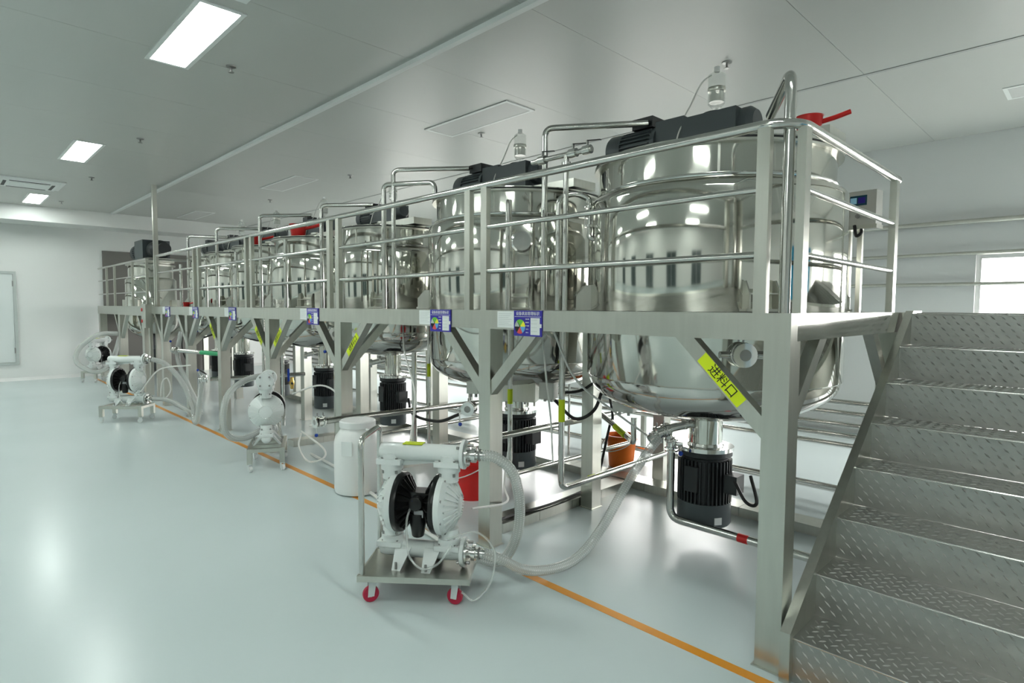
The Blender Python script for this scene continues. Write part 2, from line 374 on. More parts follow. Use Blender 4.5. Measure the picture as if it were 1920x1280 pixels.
ceiling_light(-15.75, -14.4, 4.27, 4.62, False, 'switched off ceiling panel nearest the far end', 'unlit ceiling panels')
ceiling_light(-0.80, 0.55, 7.35, 7.70, False, 'switched off ceiling panel at the right near the windows', 'unlit ceiling panels')
def sprinkler(x, y, label):
    t = thing('fire_sprinkler', label, 'sprinkler', (x, y, ZC), 0, 'ceiling fire sprinklers')
    MB().lathe([(.042, 0), (.040, -.008), (.018, -.014)], n=20).build('escutcheon', 'steel_dark', t)
    MB().cyl((0, 0, -.012), (0, 0, -.045), .009, 10).build('stem', 'steel_dark', t)
    MB().lathe([(.006, -.044), (.024, -.05), (.024, -.053)], n=16).build('deflector', 'steel_dark', t)
for x, y, l in ((-5.53, 1.95, 'fire sprinkler beside the largest lit ceiling panel'), (-8.71, 1.95, 'fire sprinkler between the two nearer lit panels'), (-11.9, 1.95, 'fire sprinkler beyond the middle lit panel'),
                (-15.1, 1.95, 'fire sprinkler close to the far end soffit'), (-2.41, 4.92, 'fire sprinkler above the nearest large tank'), (-5.46, 4.82, 'fire sprinkler beside the unlit panel above the second large tank'),
                (-8.66, 4.85, 'fire sprinkler above the middle tanks'), (-11.8, 4.85, 'fire sprinkler above the farthest small tank')):
    sprinkler(x, y, l)
def cassette(x, y, label):
    t = thing('cassette_air_conditioner', label, 'air conditioner', (x, y, ZC), 0, 'ceiling air conditioners')
    MB().prism([(-.475, -.475, 0), (.475, -.475, 0), (.475, .475, 0), (-.475, .475, 0)], (0, 0, -.02)).build('panel', 'ac_white', t, smooth=False)
    MB().lathe([(.60, -.02), (.56, -.045), (.40, -.05)], n=4).build('bezel', 'ac_white', t, smooth=False).rotation_euler = (0, 0, PI / 4)
    MB().span(-.24, .24, -.24, .24, -.056, -.05).build('grille', 'ac_white', t, smooth=False)
    for a in range(4):
        o = MB().span(-.27, .27, .30, .345, -.052, -.046).build('air_slot', 'ac_dark', t, smooth=False); o.rotation_euler = (0, 0, a * PI / 2)
cassette(-13.2, 1.25, 'square ceiling air conditioner beside the small far lamp')
cassette(-3.82, 1.15, 'square ceiling air conditioner at the top edge above the largest lamp')

# ================================================================== TANKS
TK = [(-2.05, 4.00, .866, 'nearest'), (-4.07, 4.07, .86, 'second'), (-6.0, 3.9, .64, 'third'), (-7.6, 3.85, .69, 'fourth'), (-9.15, 3.85, .655, 'fifth'), (-10.6, 3.85, .57, 'sixth'), (-11.78, 3.85, .495, 'seventh')]
TL = ['large polished steel mixing tank beside the stairs', 'large polished steel mixing tank behind the two blue status boards on the near beam', 'third steel mixing tank from the stairs', 'fourth steel mixing tank from the stairs, with a red scoop on its lid',
      'fifth steel mixing tank from the stairs', 'sixth steel mixing tank from the stairs', 'farthest small steel tank on the main platform']
def ribbed_motor(mb_parent, c, ax, r, L, name='motor', mat='motor_black', cap='motor_grey', capL=None, nf=28):
    """finned motor: c start, ax direction, returns part object"""
    A = Vector(ax).normalized(); c = Vector(c); capL = capL or L * .28
    m = MB(); m.lathe([(r * .80, 0), (r * 1.0, .0), (r * 1.0, L * .07), (r * .86, L * .10), (r * .86, L - capL)], c, A, 32)
    o = m.build(name, mat, mb_parent)
    t = Vector((0, 0, 1)) if abs(A.z) < .9 else Vector((1, 0, 0)); a = A.cross(t).normalized(); b = A.cross(a)
    f = MB()
    for i in range(nf):
        g = 2 * PI * i / nf; d = a * math.cos(g) + b * math.sin(g)
        f.bar(c + d * r * .92 + A * L * .12, c + d * r * .92 + A * (L - capL), r * .055, r * .16, d)
    f.build('cooling_fins', mat, o, smooth=False, kind='stuff')
    m = MB(); m.lathe([(r * .99, L - capL), (r * 1.0, L * .97), (r * .95, L), (r * .5, L)], c, A, 32); m.build('fan_cover', cap, o)
    return o
def tank(i):
    cx, cy, R, nm = TK[i]; big = i < 2
    t = thing('mixing_tank', TL[i], 'tank', (cx, cy, 0), 0, 'steel mixing tanks on the platform')
    zr = 2.70 if big else 2.58; zb = 1.23 if big else 1.42; zd = .93 if big else 1.13
    rn = R * .91; sg = 96
    prof = []
    for k in range(13):       # dished bottom
        a = k / 12; ang = a * PI / 2
        prof.append((.13 * R / .866 + (R * .985 - .13 * R / .866) * math.sin(ang), zd + (zb - .012 - zd) * (1 - math.cos(ang) ** 1.0)))
    MB().lathe(prof, n=sg, cap=False).build('dished_bottom', 'steel_dish', t)
    sh = [(R * .985, zb - .012), (R, zb), (R, zr - .29), (R * .992, zr - .265), (R * .97, zr - .243), (R * .94, zr - .23), (rn + .012, zr - .222)]
    MB().lathe(sh, n=sg, cap=False).build('shell', 'steel_tank', t, angle=50)
    MB().torus((0, 0, zr - .212), (0, 0, 1), rn + .008, .012, sg, 8).build('shoulder_bead', 'steel_bright', t)
    MB().lathe([(rn, zr - .222), (rn, zr - .02)], n=sg, cap=False).build('neck', 'steel_tank', t)
    MB().lathe([(rn - .01, zr - .028), (rn + .038, zr - .03), (rn + .04, zr - .016), (rn - .01, zr - .014)], n=sg).build('rim_flange', 'steel_frame', t)
    MB().lathe([(rn - .02, zr - .014), (rn + .034, zr - .014), (rn + .034, zr - .002), (rn - .02, zr - .002)], n=sg).build('gasket', 'rubber_black', t)
    MB().lathe([(.05, zr + .02), (rn * .6, zr + .018), (rn + .036, zr - .002), (rn + .036, zr + .006), (rn * .6, zr + .028), (.05, zr + .03)], n=sg).build('lid', 'steel_tank', t)
    # vertical weld seam band
    for g in ((-1.05, -2.4) if big else (-1.3,)):
        MB().quad_box((math.cos(g) * (rn + .002), math.sin(g) * (rn + .002), zr - .12), (.006, .014, .19), Matrix.Rotation(g, 3, 'Z')).build('weld_seam', 'steel_frame', t, smooth=False)
    # bridge beam with gear motor
    bw = .30 if big else .24
    MB().span(-rn - .03, rn + .03, -bw / 2, bw / 2, zr + .03, zr + .10).build('bridge_beam', 'steel_frame', t, smooth=False)
    s = 1.0 if big else .78
    z0 = zr + .10; zc = z0 + .155 * s
    gx = 0.0
    gb = MB().span(-.17 * s, .23 * s, -.14 * s, .14 * s, z0, z0 + .25 * s).build('gearbox', 'motor_slate', t, smooth=False)
    MB().span(-.40 * s, -.17 * s, -.11 * s, .11 * s, z0 + .02, z0 + .28 * s).build('gear_housing', 'motor_slate', gb, smooth=False)
    MB().lathe([(.11 * s, 0), (.11 * s, .05 * s), (.08 * s, .09 * s)], (.23 * s, 0, zc), (1, 0, 0), 24).build('end_cap', 'motor_slate', gb)
    MB().lathe([(.10 * s, 0), (.10 * s, .02)], (.02, 0, z0 + .25 * s), (0, 0, 1), 20).build('oil_port', 'motor_black', gb)
    ribbed_motor(t, (-.40 * s, 0, zc - .02), (-1, 0, 0), .14 * s, .44 * s, 'agitator_motor', 'motor_slate', 'motor_slate', .13 * s, 24)
    MB().span(-.62 * s, -.44 * s, -.09 * s, .09 * s, zc + .11 * s, zc + .19 * s).build('terminal_box', 'motor_black', t, smooth=False)
    MB().lathe([(.14 * s, 0), (.19 * s, .03), (.19 * s, .055)], (-.05, 0, zr + .06), (0, 0, 1), 28).build('drive_flange', 'steel_frame', t)
    # oil cup
    if i < 6:
        oz = z0 + .25 * s + .06; k = .85 if not big else 1
        c = MB().lathe([(.030 * k, 0), (.058 * k, .03 * k), (.058 * k, .23 * k), (.030 * k, .25 * k)], (.02, 0, oz), (0, 0, 1), 24).build('oil_cup', 'acrylic', t)
        MB().lathe([(.0595 * k, .115 * k), (.0605 * k, .118 * k), (.0605 * k, .138 * k), (.0595 * k, .14 * k)], (.02, 0, oz), (0, 0, 1), 24).build('band', 'steel_frame', c)
        MB().lathe([(.02 * k, .25 * k), (.02 * k, .285 * k)], (.02, 0, oz), (0, 0, 1), 14).build('cap', 'drum_white', c)
        MB().lathe([(.050 * k, .04 * k), (.050 * k, .11 * k)], (.02, 0, oz), (0, 0, 1), 20).build('oil', 'oil', c)
        MB().cyl((.02, 0, z0 + .25 * s), (.02, 0, oz), .010, 10).build('stem', 'acrylic', c)
        m = MB().tube(spline([(-.02, 0, oz + .24 * k), (-.09, -.02, oz + .19 * k), (-.17, -.05, oz + .02), (-.26, -.07, oz - .10), (-.40 * s, -.10, oz - .13)]), .006, 6); m.build('air_tube', 'cable_white', t)
        m = MB().tube(spline([(0, 0, oz - .02), (-.10, -.05, oz - .07), (-.18, -.12, z0 + .2 * s), (-.22, -.16, z0)]), .006, 6); m.build('air_tube', 'cable_white', t)
    # support lugs resting on the deck
    for q in range(4):
        g = PI / 4 + q * PI / 2; e = Vector((math.cos(g), math.sin(g), 0)); n = Vector((-e.y, e.x, 0)); b = e * (R - .01)
        m = MB()
        for sd in (-.085, .085):
            P = [b + n * sd + Vector((0, 0, 1.70)), b + e * .11 + n * sd + Vector((0, 0, 1.70)), b + e * .11 + n * sd + Vector((0, 0, 1.78)), b + e * .045 + n * sd + Vector((0, 0, 1.86)), b + n * sd + Vector((0, 0, 1.86))]
            m.prism([tuple(p) for p in P], n * .008)
        p0 = b + e * .055 + Vector((0, 0, 1.692)); m.quad_box(p0, (.13, .20, .016), Matrix.Rotation(g, 3, 'Z'))
        m.quad_box(b + e * .055 + Vector((0, 0, 1.785)), (.11, .178, .008), Matrix.Rotation(g, 3, 'Z'))
        m.build('support_lug', 'steel_frame', t, smooth=False, kind='stuff')
    # bottom homogeniser housing and motor
    k = 1.0 if big else .82
    hz = zd + .02; fz = .70 if big else .88
    MB().lathe([(.20 * k, hz + .015), (.15 * k, hz - .005), (.118 * k, hz - .02), (.118 * k, fz)], n=40).build('mixing_head', 'steel_tank', t)
    MB().lathe([(.125 * k, fz + .03), (.13 * k, fz + .012), (.20 * k, fz + .01), (.20 * k, fz - .018)], n=40).build('motor_flange', 'steel_bright', t)
    mb = .145 if big else .30
    bm = ribbed_motor(t, (0, 0, fz - .018), (0, 0, -1), .19 * k, fz - .018 - mb, 'homogeniser_motor', 'motor_black', 'motor_grey', (fz - mb) * .30, 40)
    MB().span(-.05, .05, -.205 * k, -.17 * k, fz - .30, fz - .12).build('rib_plate', 'motor_black', bm, smooth=False)
    g = -.55; MB().quad_box((math.cos(g) * .19 * k, math.sin(g) * .19 * k, mb + .055), (.006, .055, .05), Matrix.Rotation(g, 3, 'Z')).build('nameplate', 'paper_white', bm, smooth=False)
    MB().span(.17 * k, .27 * k, -.06, .06, fz - .30, fz - .17).build('junction_box', 'motor_black', bm, smooth=False)
    # side outlet with elbow stub
    g = math.radians(238); e = Vector((math.cos(g), math.sin(g), 0))
    if i < 4:
        p0 = e * .10 * k + Vector((0, 0, zd - .06)); p1 = e * .33 * k + Vector((0, 0, zd - .10))
        st = MB().cyl(p0, p1, .030, 16).build('outlet_stub', 'steel_bright', t)
        MB().cyl(p1 - e * .03, p1 + e * .004, .05, 20).build('clamp', 'steel_bright', st)
        MB().cyl(p0 + e * .06, p0 + e * .075, .045, 20).build('clamp', 'steel_bright', st)
    return t
for i in range(7): tank(i)

# ================================================================== PLATFORM
H = 1.68
pf = thing('platform', 'stainless steel work platform with guardrails carrying the row of mixing tanks', 'platform')
XE, XW, Y0, YR = -1.01, -12.4, 2.745, 5.35
def pbox(name, *a, mat='steel_frame', par=None): return MB().span(*a).build(name, mat, par or pf, smooth=False)
pbox('beam', XW, XE - .0, Y0, Y0 + .08, 1.552, H)
pbox('beam', XW, XE, YR - .08, YR, 1.552, H)
MB().prism([(XE - .08, Y0 + .08, 1.552), (XE + .001, Y0 + .08, 1.552), (XE - .008, Y0 + .08, H), (XE - .08, Y0 + .08, H)], (0, 4.78 - Y0 - .08, 0)).build('beam', 'steel_tank', pf, smooth=False)
pbox('beam', XE - .08, XE, 4.78, YR - .08, 1.552, H)
pbox('beam', XW, XW + .08, Y0 + .08, YR - .08, 1.552, H)
PX = [-1.07, -3.07, -5.17, -6.83, -8.45, -9.88, -11.225]
for x in PX[1:]: pbox('beam', x - .04, x + .04, Y0 + .08, YR - .08, 1.56, H - .012)
def deck(x0, x1, cx, cy, r):
    y0, y1 = Y0 + .08, YR - .08; m = MB(); n = 48; top = H; bot = H - .006
    per = []
    for k in range(n):
        g = 2 * PI * k / n; dx, dy = math.cos(g), math.sin(g)
        tx = ((x1 - cx) / dx if dx > 1e-6 else (x0 - cx) / dx if dx < -1e-6 else 1e9); ty = ((y1 - cy) / dy if dy > 1e-6 else (y0 - cy) / dy if dy < -1e-6 else 1e9)
        t = min(tx, ty); per.append(((cx + dx * t, cy + dy * t), (cx + dx * r, cy + dy * r)))
    # snap nearest perimeter samples to corners
    for cxr, cyr in ((x0, y0), (x1, y0), (x1, y1), (x0, y1)):
        k = min(range(n), key=lambda q: (per[q][0][0] - cxr) ** 2 + (per[q][0][1] - cyr) ** 2); per[k] = ((cxr, cyr), per[k][1])
    for z in (top, bot):
        for o_, i_ in per: m.v.append((*o_, z)); m.v.append((*i_, z))
    for k in range(n):
        q = (k + 1) % n; m.f.append((2 * k, 2 * q, 2 * q + 1, 2 * k + 1)); b = 2 * n; m.f.append((b + 2 * k, b + 2 * k + 1, b + 2 * q + 1, b + 2 * q))
        m.f.append((2 * k + 1, 2 * q + 1, b + 2 * q + 1, b + 2 * k + 1)); m.f.append((2 * k, b + 2 * k, b + 2 * q, 2 * q))
    m.build('deck_plate', 'steel_plate', pf, smooth=False)
ex = [XE - .08, -3.07, -5.14, -6.83, -8.45, -9.88, -11.225, XW + .08]
for i in range(7): deck(ex[i + 1] + .002, ex[i] - .002, TK[i][0], TK[i][1], TK[i][2] + .004)
for i, x in enumerate(PX):
    for y in ((Y0, 3.91, 5.03) if i else (Y0, 4.62)):
        x1 = x + .06 if i else XE; x0 = x1 - .12
        po = pbox('post', x0, x1, y, y + .12, 0, 1.552 if y != 3.91 else 1.56)
        pbox('foot_plate', x0 - .012, x1 + .012, y - .012, y + .132, 0, .006, par=po)
    for y in (Y0 + .04,):
        for sg in ((-1,) if i == 0 else (-1, 1)):
            xe = x + sg * .06
            m = MB(); a = .075
            P = [(xe, y - .032, 1.09), (xe, y - .032, 1.195), (xe + sg * .36, y - .032, 1.555), (xe + sg * .465, y - .032, 1.555)]
            m.prism(P, (0, .064, 0)); m.build('brace', 'steel_frame', pf, smooth=False)
    for y, dr in ((Y0 + .12, 1), (5.03 if i else 4.62, -1)):
        P = [(x - .03, y, 1.09), (x - .03, y, 1.195), (x - .03, y + dr * .36, 1.555), (x - .03, y + dr * .465, 1.555)]
        MB().prism(P, (.06, 0, 0)).build('brace', 'steel_frame', pf, smooth=False)
# guardrail
RZ = 2.555; RY = 2.805
MB().tube([(-11.66, RY, RZ), (-1.135, RY, RZ), (-1.04, RY + .10, RZ), (-1.04, 4.60, RZ)], .024, 14, fil=.075).build('top_rail', 'steel_pipe', pf)
rp = [(-11.65, 0), (-9.62, 0), (-9.40, 0), (-7.57, 0), (-7.40, 0), (-5.42, 0), (-5.24, 0), (-3.31, 0), (-3.13, 0), (-1.175, 0)]
for x, _ in rp: MB().span(x - .03, x + .03, RY - .02, RY + .02, H, RZ - .015).build('rail_post', 'steel_frame', pf, smooth=False)
for y in (RY + .115, 4.53): MB().span(-1.06, -1.02, y - .035, y + .035, H, RZ - .015).build('rail_post', 'steel_frame', pf, smooth=False)
for z in (2.262, 1.955):
    for a, b in ((-11.65, -9.62), (-9.40, -7.57), (-7.40, -5.42), (-5.24, -3.31), (-3.13, -1.175)):
        MB().cyl((a + .03, RY, z), (b - .03, RY, z), .017, 12).build('mid_rail', 'steel_pipe', pf)
    MB().cyl((-1.04, RY + .15, z), (-1.04, 4.495, z), .017, 12).build('mid_rail', 'steel_pipe', pf)

# ================================================================== STAIRCASE
st = thing('staircase', 'steel staircase with diamond plate steps leading up to the platform', 'stairs', (0, 0, 0))
SX0, SX1 = -0.955, 0.42; RI = .209; RU = .283; SY = 2.735
lug_bm = None
def lugs(m, x0, x1, y0, y1, z, nrm):
    # alternating diagonal lozenges; plane horizontal (nrm 'z') or vertical riser (nrm 'y')
    p = .05; j = 0; v = p * .5
    while y0 + v < y1:
        u = p * .4 + (p * .5 if j % 2 else 0)
        while x0 + u < x1 - .01:
            a = math.radians(45 if (j % 2) else -45) if nrm == 'z' else math.radians(-42)
            L, W, T = .0190, .0048, .0042; ca, sa = math.cos(a), math.sin(a); n = len(m.v)
            for (du, dv, h) in ((-L, 0, 0), (0, -W, 0), (L, 0, 0), (0, W, 0), (-L * .45, 0, T), (L * .45, 0, T)):
                U = x0 + u + du * ca - dv * sa; V = y0 + v + du * sa + dv * ca
                m.v.append((U, V, z + h) if nrm == 'z' else (U, z - h, V))
            for f in ((0, 1, 5, 4), (1, 2, 5), (2, 3, 4, 5), (3, 0, 4)): m.f.append(tuple(n + q for q in f))
            u += p
        v += p * (.62 if nrm == 'z' else .75); j += 1
for k in range(8):
    y = SY + k * RU; z = RI * (k + 1); dp = RU if k < 7 else .30
    s_ = MB().span(SX0, SX1, y, y + dp + .01, z - .005, z).build('tread', 'steel_plate', st, smooth=False)
    r_ = MB().span(SX0, SX1, y + .004, y + .009, z - RI + .001, z - .006).build('riser', 'steel_plate', st, smooth=False)
    MB().cyl((SX0, y + .001, z - .003), (SX1, y + .001, z - .003), .004, 8).build('nosing', 'steel_bright', s_)
    m = MB(); lugs(m, SX0 + .01, SX1, y + .01, y + dp, z, 'z'); m.build('diamond_pattern', 'steel_lug', s_, kind='stuff')
    m = MB(); lugs(m, SX0 + .01, SX1, z - RI + .012, z - .012, y + .004, 'y'); m.build('diamond_pattern', 'steel_lug', r_, kind='stuff')
for x0, x1 in ((SX0 - .045, SX0), (SX1, SX1 + .045)):
    yb = SY - .03; sl = RI / RU
    P = [(x0, yb, 0), (x0, yb, .235), (x0, SY + 7 * RU + .055, 8 * RI + .02), (x0, SY + 7 * RU + .30, 8 * RI + .02), (x0, SY + 7 * RU + .30, 8 * RI - .2), (x0, SY + .12, 0)]
    MB().prism(P, (x1 - x0, 0, 0)).build('stringer', 'steel_frame', st, smooth=False)
pbox('landing', XE + .002, SX1 + .045, SY + 7 * RU + .305, 5.9, H - .012, H, mat='steel_plate', par=st)
for x in (XE + .06, SX1): pbox('landing_post', x - .04, x + .04, 5.78, 5.86, 0, H - .012, par=st)

# ================================================================== PIPE HELPERS
def pipe(label, pts, r=.019, fil=.06, mat='steel_pipe', name='process_pipe', grp='stainless process pipes', tapes=(), flanges=(), cat='pipe'):
    t = thing(name, label, cat, pts[0] if False else (0, 0, 0), 0, grp)
    MB().tube(pts, r, 14, fil).build('tube', mat, t)
    for p, d, L, m in tapes:
        d = Vector(d).normalized(); p = Vector(p); MB().cyl(p - d * L / 2, p + d * L / 2, r + .0015, 14).build('tape', m, t)
    for p, d in flanges:
        d = Vector(d).normalized(); p = Vector(p); MB().cyl(p - d * .012, p + d * .012, r * 1.75, 18).build('clamp', 'steel_bright', t)
    return t
def butterfly(label, p, ax, hand, r=.032, L=.12, knob='blue_knob', open_end=True):
    """butterfly valve: body ring on axis ax at p, handle along hand"""
    t = thing('butterfly_valve', label, 'valve', p, 0, 'stainless hand valves'); A = Vector(ax).normalized(); h = Vector(hand).normalized()
    MB().lathe([(r * .72, -.055), (r * .72, -.04), (r * 1.35, -.034), (r * 1.35, -.022), (r * 1.05, -.02), (r * 1.05, .02), (r * 1.35, .022), (r * 1.35, .034), (r * .72, .04), (r * .72, .055)], (0, 0, 0), A, 24).build('body', 'steel_bright', t)
    MB().lathe([(r * .98, -.057), (r * 1.3, -.057), (r * 1.3, -.045), (r * .98, -.045)], (0, 0, 0), A, 24).build('ferrule', 'steel_bright', t)
    MB().lathe([(r * .62, -.0585), (r * .62, -.0565)], (0, 0, 0), A, 20).build('bore', 'steel_dark', t)  # dark disc on the closed end stands in for shade inside the opening
    e = A.cross(h).normalized(); b = e * (r * 1.3)
    MB().cyl(e * r, e * (r * 2.3), r * .38, 14).build('stem', 'steel_bright', t)
    hd = MB().cyl(e * (r * 2.0), e * (r * 2.0) + h * L, .006, 10).build('handle', 'steel_bright', t)
    if knob: MB().lathe([(.003, -.017), (.013, -.012), (.017, 0), (.013, .012), (.003, .017)], e * (r * 2.0) + h * (L + .01), h, 16).build('knob', knob, hd)
    for s_ in (-1, 1):
        MB().cyl(A * (.028 * s_) + Vector((0, 0, r * 1.3)), A * (.028 * s_) + Vector((0, 0, r * 1.3 + .03)), .006, 8).build('wing_nut', 'steel_dark', t)
    return t
X_, Y_, Z_ = (1, 0, 0), (0, 1, 0), (0, 0, 1)
# ---- conduits above the deck
pipe('tall corner conduit bending over the guardrail towards the nearest tank', [(-1.095, 2.88, H), (-1.095, 2.88, 2.80), (-1.42, 3.45, 2.80)], .026, .09, name='cable_conduit', grp='cable conduits')
def conduit(label, x, y, zt, xe, ye, cable=True):
    pipe(label, [(x, y, H), (x, y, zt), (xe, ye, zt + .0)], .024, .07, name='cable_conduit', grp='cable conduits')
conduit('cable conduit bent over from the guardrail to the motor of the nearest tank', -3.16, 3.45, 3.09, -2.52, 3.90)
conduit('cable conduit bent over from the guardrail to the motor of the second tank', -5.28, 3.45, 3.11, -4.66, 3.95)
pipe('low hooped pipe in front of the second tank', [(-5.40, 3.41, H), (-5.40, 3.41, 2.97), (-4.80, 3.62, 2.94), (-4.80, 3.62, 2.76)], .026, .07)
conduit('cable conduit bent over to the motor of the third tank', -6.83, 3.43, 2.93, -6.33, 3.85)
conduit('cable conduit bent over to the motor of the fourth tank', -8.42, 3.31, 2.96, -7.85, 3.80)
conduit('cable conduit bent over to the motor of the fifth tank', -10.0, 3.25, 2.92, -9.55, 3.75)
conduit('cable conduit bent over to the motor of the sixth tank', -11.3, 3.20, 2.90, -10.95, 3.75)
for k, (x, y, z) in enumerate(((-3.20, 3.10, 2.50), (-7.0, 3.05, 2.50), (-5.62, 3.05, 2.5), (-5.75, 3.05, 2.45), (-8.62, 3.05, 2.45), (-9.9, 3.05, 2.4), (-10.35, 3.05, 2.4), (-11.2, 3.05, 2.4))):
    lab = ['upright sight pipe in front of the round port of the second tank', 'upright pipe between the third and fourth tanks', 'upright pipe just left of the guardrail joint before the third tank', 'thin upright pipe left of the third tank',
           'upright pipe before the fifth tank', 'upright pipe between fifth and sixth tanks', 'upright pipe before the sixth tank', 'upright pipe before the farthest small tank'][k]
    pipe(lab, [(x, y, H), (x, y, z)], .024 if k != 3 else .016, 0)
# sight glass on second tank
sg = thing('sight_port', 'round bolted sight port on the second tank shell', 'port', (-4.07, 4.07, 0))
g = math.radians(-43); e = Vector((math.cos(g), math.sin(g), 0)); c = e * .86 + Vector((0, 0, 2.24))
MB().lathe([(.09, -.01), (.09, .015), (.075, .03), (.055, .03)], c, e, 28).build('flange', 'steel_bright', sg)
MB().lathe([(.055, .026), (.01, .028)], c, e, 20).build('glass', 'screen', sg)
# filter column between tank one and two
fc = thing('filter_column', 'hooped pipe with inline cage filter between the two nearest tanks', 'filter', (0, 0, 0))
MB().tube([(-2.74, 3.14, H), (-2.74, 3.14, 2.46), (-2.66, 3.22, 2.50), (-2.60, 3.30, 2.46), (-2.60, 3.30, 2.40)], .022, 12, .05).build('riser_pipe', 'steel_pipe', fc)
MB().tube([(-2.60, 3.30, 2.27), (-2.60, 3.30, 2.18), (-2.45, 3.36, 2.17)], .018, 12, .05).build('elbow', 'steel_pipe', fc)
for z in (2.40, 2.27): MB().cyl((-2.60, 3.30, z - .008), (-2.60, 3.30, z + .008), .034, 18).build('clamp', 'steel_bright', fc)
for k in range(4):
    g = PI / 4 + k * PI / 2; MB().cyl((-2.60 + .026 * math.cos(g), 3.30 + .026 * math.sin(g), 2.27), (-2.60 + .026 * math.cos(g), 3.30 + .026 * math.sin(g), 2.40), .004, 8).build('cage_rod', 'steel_bright', fc)
MB().cyl((-2.60, 3.30, 2.27), (-2.60, 3.30, 2.40), .016, 12).build('glass_tube', 'acrylic', fc)
# valve manifold
mf = thing('valve_manifold', 'small pipe manifold with black lever valves behind the top rail', 'manifold', (0, 0, 0))
MB().tube([(-2.98, 3.12, 2.74), (-2.44, 3.12, 2.74)], .018, 12).build('header', 'steel_pipe', mf)
MB().tube([(-2.66, 3.12, 2.74), (-2.66, 3.12, H)], .019, 12).build('drop_pipe', 'steel_pipe', mf)
for k, x in enumerate((-2.88, -2.60, -2.48)):
    v = MB().cyl((x - .03, 3.12, 2.74), (x + .03, 3.12, 2.74), .03, 14).build('ball_valve', 'steel_bright', mf)
    MB().cyl((x, 3.12, 2.76), (x, 3.12, 2.80), .008, 8).build('stem', 'steel_bright', v)
    MB().bar((x, 3.12, 2.80), (x + .11, 3.12, 2.785), .014, .006).build('lever', 'rubber_black', v, smooth=False)
MB().cyl((-2.66, 3.12, 2.66), (-2.66, 3.12, 2.69), .032, 16).build('clamp', 'steel_bright', mf)

# ---- pipes below the deck
pipe('yellow taped pipe dropping beside the nearest tank and turning back along the floor', [(-2.72, 3.17, 1.55), (-2.72, 3.17, .405), (-2.75, 4.95, .41)], .022, .07, tapes=[((-2.72, 3.17, .97), Z_, .16, 'tape_yellow'), ((-2.735, 3.55, .406), Y_, .07, 'tape_yellow')])
pipe('bent drain pipe with red tape under the nearest tank motor', [(-2.21, 3.80, .66), (-2.21, 3.80, .17), (-1.15, 3.80, .17), (-.2, 3.80, .17)], .028, .09, tapes=[((-1.66, 3.80, .17), X_, .07, 'tape_red'), ((-1.46, 3.80, .17), X_, .07, 'tape_red')])
pipe('long low pipe running back under the platform beside the nearest mid post', [(-3.2, 2.98, .728), (-3.2, 5.2, .73)], .026, 0)
pipe('low floor pipe running back under the second tank', [(-3.4, 3.3, .33), (-3.4, 5.0, .33)], .02, 0)
pipe('valved feed pipe beside the third front post running back', [(-5.05, 2.56, .645), (-5.05, 5.0, .60)], .03, 0)
pipe('pipe running back beneath the third tank', [(-5.6, 3.0, .30), (-5.6, 5.0, .30)], .022, 0)
pipe('pipe running back beneath the second tank', [(-4.7, 3.0, .30), (-4.7, 5.0, .30)], .022, 0)
pipe('yellow labelled hooked pipe under the nearest tank', [(-3.35, 4.30, .80), (-2.95, 4.10, .72), (-2.62, 3.90, .66), (-2.56, 3.84, .66), (-2.56, 3.84, .86)], .024, .06, tapes=[((-2.80, 4.00, .692), (.33, -.2, -.06), .20, 'tape_yellow')])
pipe('upright yellow taped pipe behind the second front post', [(-3.40, 3.32, 1.55), (-3.40, 3.32, .33)], .020, 0, tapes=[((-3.40, 3.32, .98), Z_, .12, 'tape_yellow')])
pipe('feed pipe with green tape beyond the sixth front post', [(-9.95, 2.62, 1.02), (-8.55, 2.92, 1.02)], .03, 0, tapes=[((-9.0, 2.825, 1.02), (1.4, .3, 0), .55, 'tape_green')])
pipe('feed pipe beside the fifth front post', [(-8.55, 2.66, .70), (-8.35, 3.9, .70)], .03, 0)
for k, (x, y, top) in enumerate(((-6.35, 3.35, 1.2), (-5.35, 3.75, 1.2), (-5.15, 3.8, 1.5), (-7.95, 3.4, 1.5), (-8.6, 3.4, 1.5), (-4.35, 5.2, 1.5), (-4.9, 5.2, 1.5))):
    pipe(['upright drain pipe between third and fourth tank motors', 'upright drain pipe right of the third tank motor', 'thin upright pipe with yellow tape by the third tank motor', 'upright pipe behind the standing diaphragm pump', 'upright pipe left of the fourth tank motor', 'rear upright pipe seen under the second tank', 'far rear upright pipe seen under the second tank'][k],
         [(x, y, top), (x, y, .06 if k < 5 else .0)], (.03, .03, .018, .022, .022, .014, .014)[k], 0, tapes=[((x, y, 1.02), Z_, .14, 'tape_yellow')] if k == 2 else ())
for k, z in enumerate((.84, .74, .63, .53, .44)):
    pipe('long wall side supply pipe, ' + ('top', 'second', 'middle', 'fourth', 'lowest')[k] + ' of the five behind the tanks', [(-14.5, 6.0, z), (1.5, 6.0, z)], .024, 0)
pk = thing('pipe_rack', 'row of floor stands carrying the five long supply pipes', 'rack', (0, 0, 0))
for x in (-13.5, -10.2, -7.1, -3.9, -.6): MB().span(x - .025, x + .025, 6.03, 6.08, 0, .92).build('stand', 'steel_frame', pk, smooth=False)
for y, z, l in ((5.56, .15, 'double floor pipe under the rear of the platform, upper'), (5.66, .10, 'double floor pipe under the rear of the platform, lower')):
    pipe(l, [(-12, y, z), (.6, y, z)], .022, 0, tapes=[((-1.25, y, z), X_, .16, 'tape_red')] if z < .12 else ())
for k, z in enumerate((2.762, 2.382, 2.014)):
    pipe(('upper', 'middle', 'lower')[k] + ' of the three horizontal rails on the window wall', [(-5.2, 8.93, z), (4.4, 8.93, z)], .03 if k == 0 else .022, 0, mat='steel_frame', name='wall_rail', grp='wall rails', cat='rail')
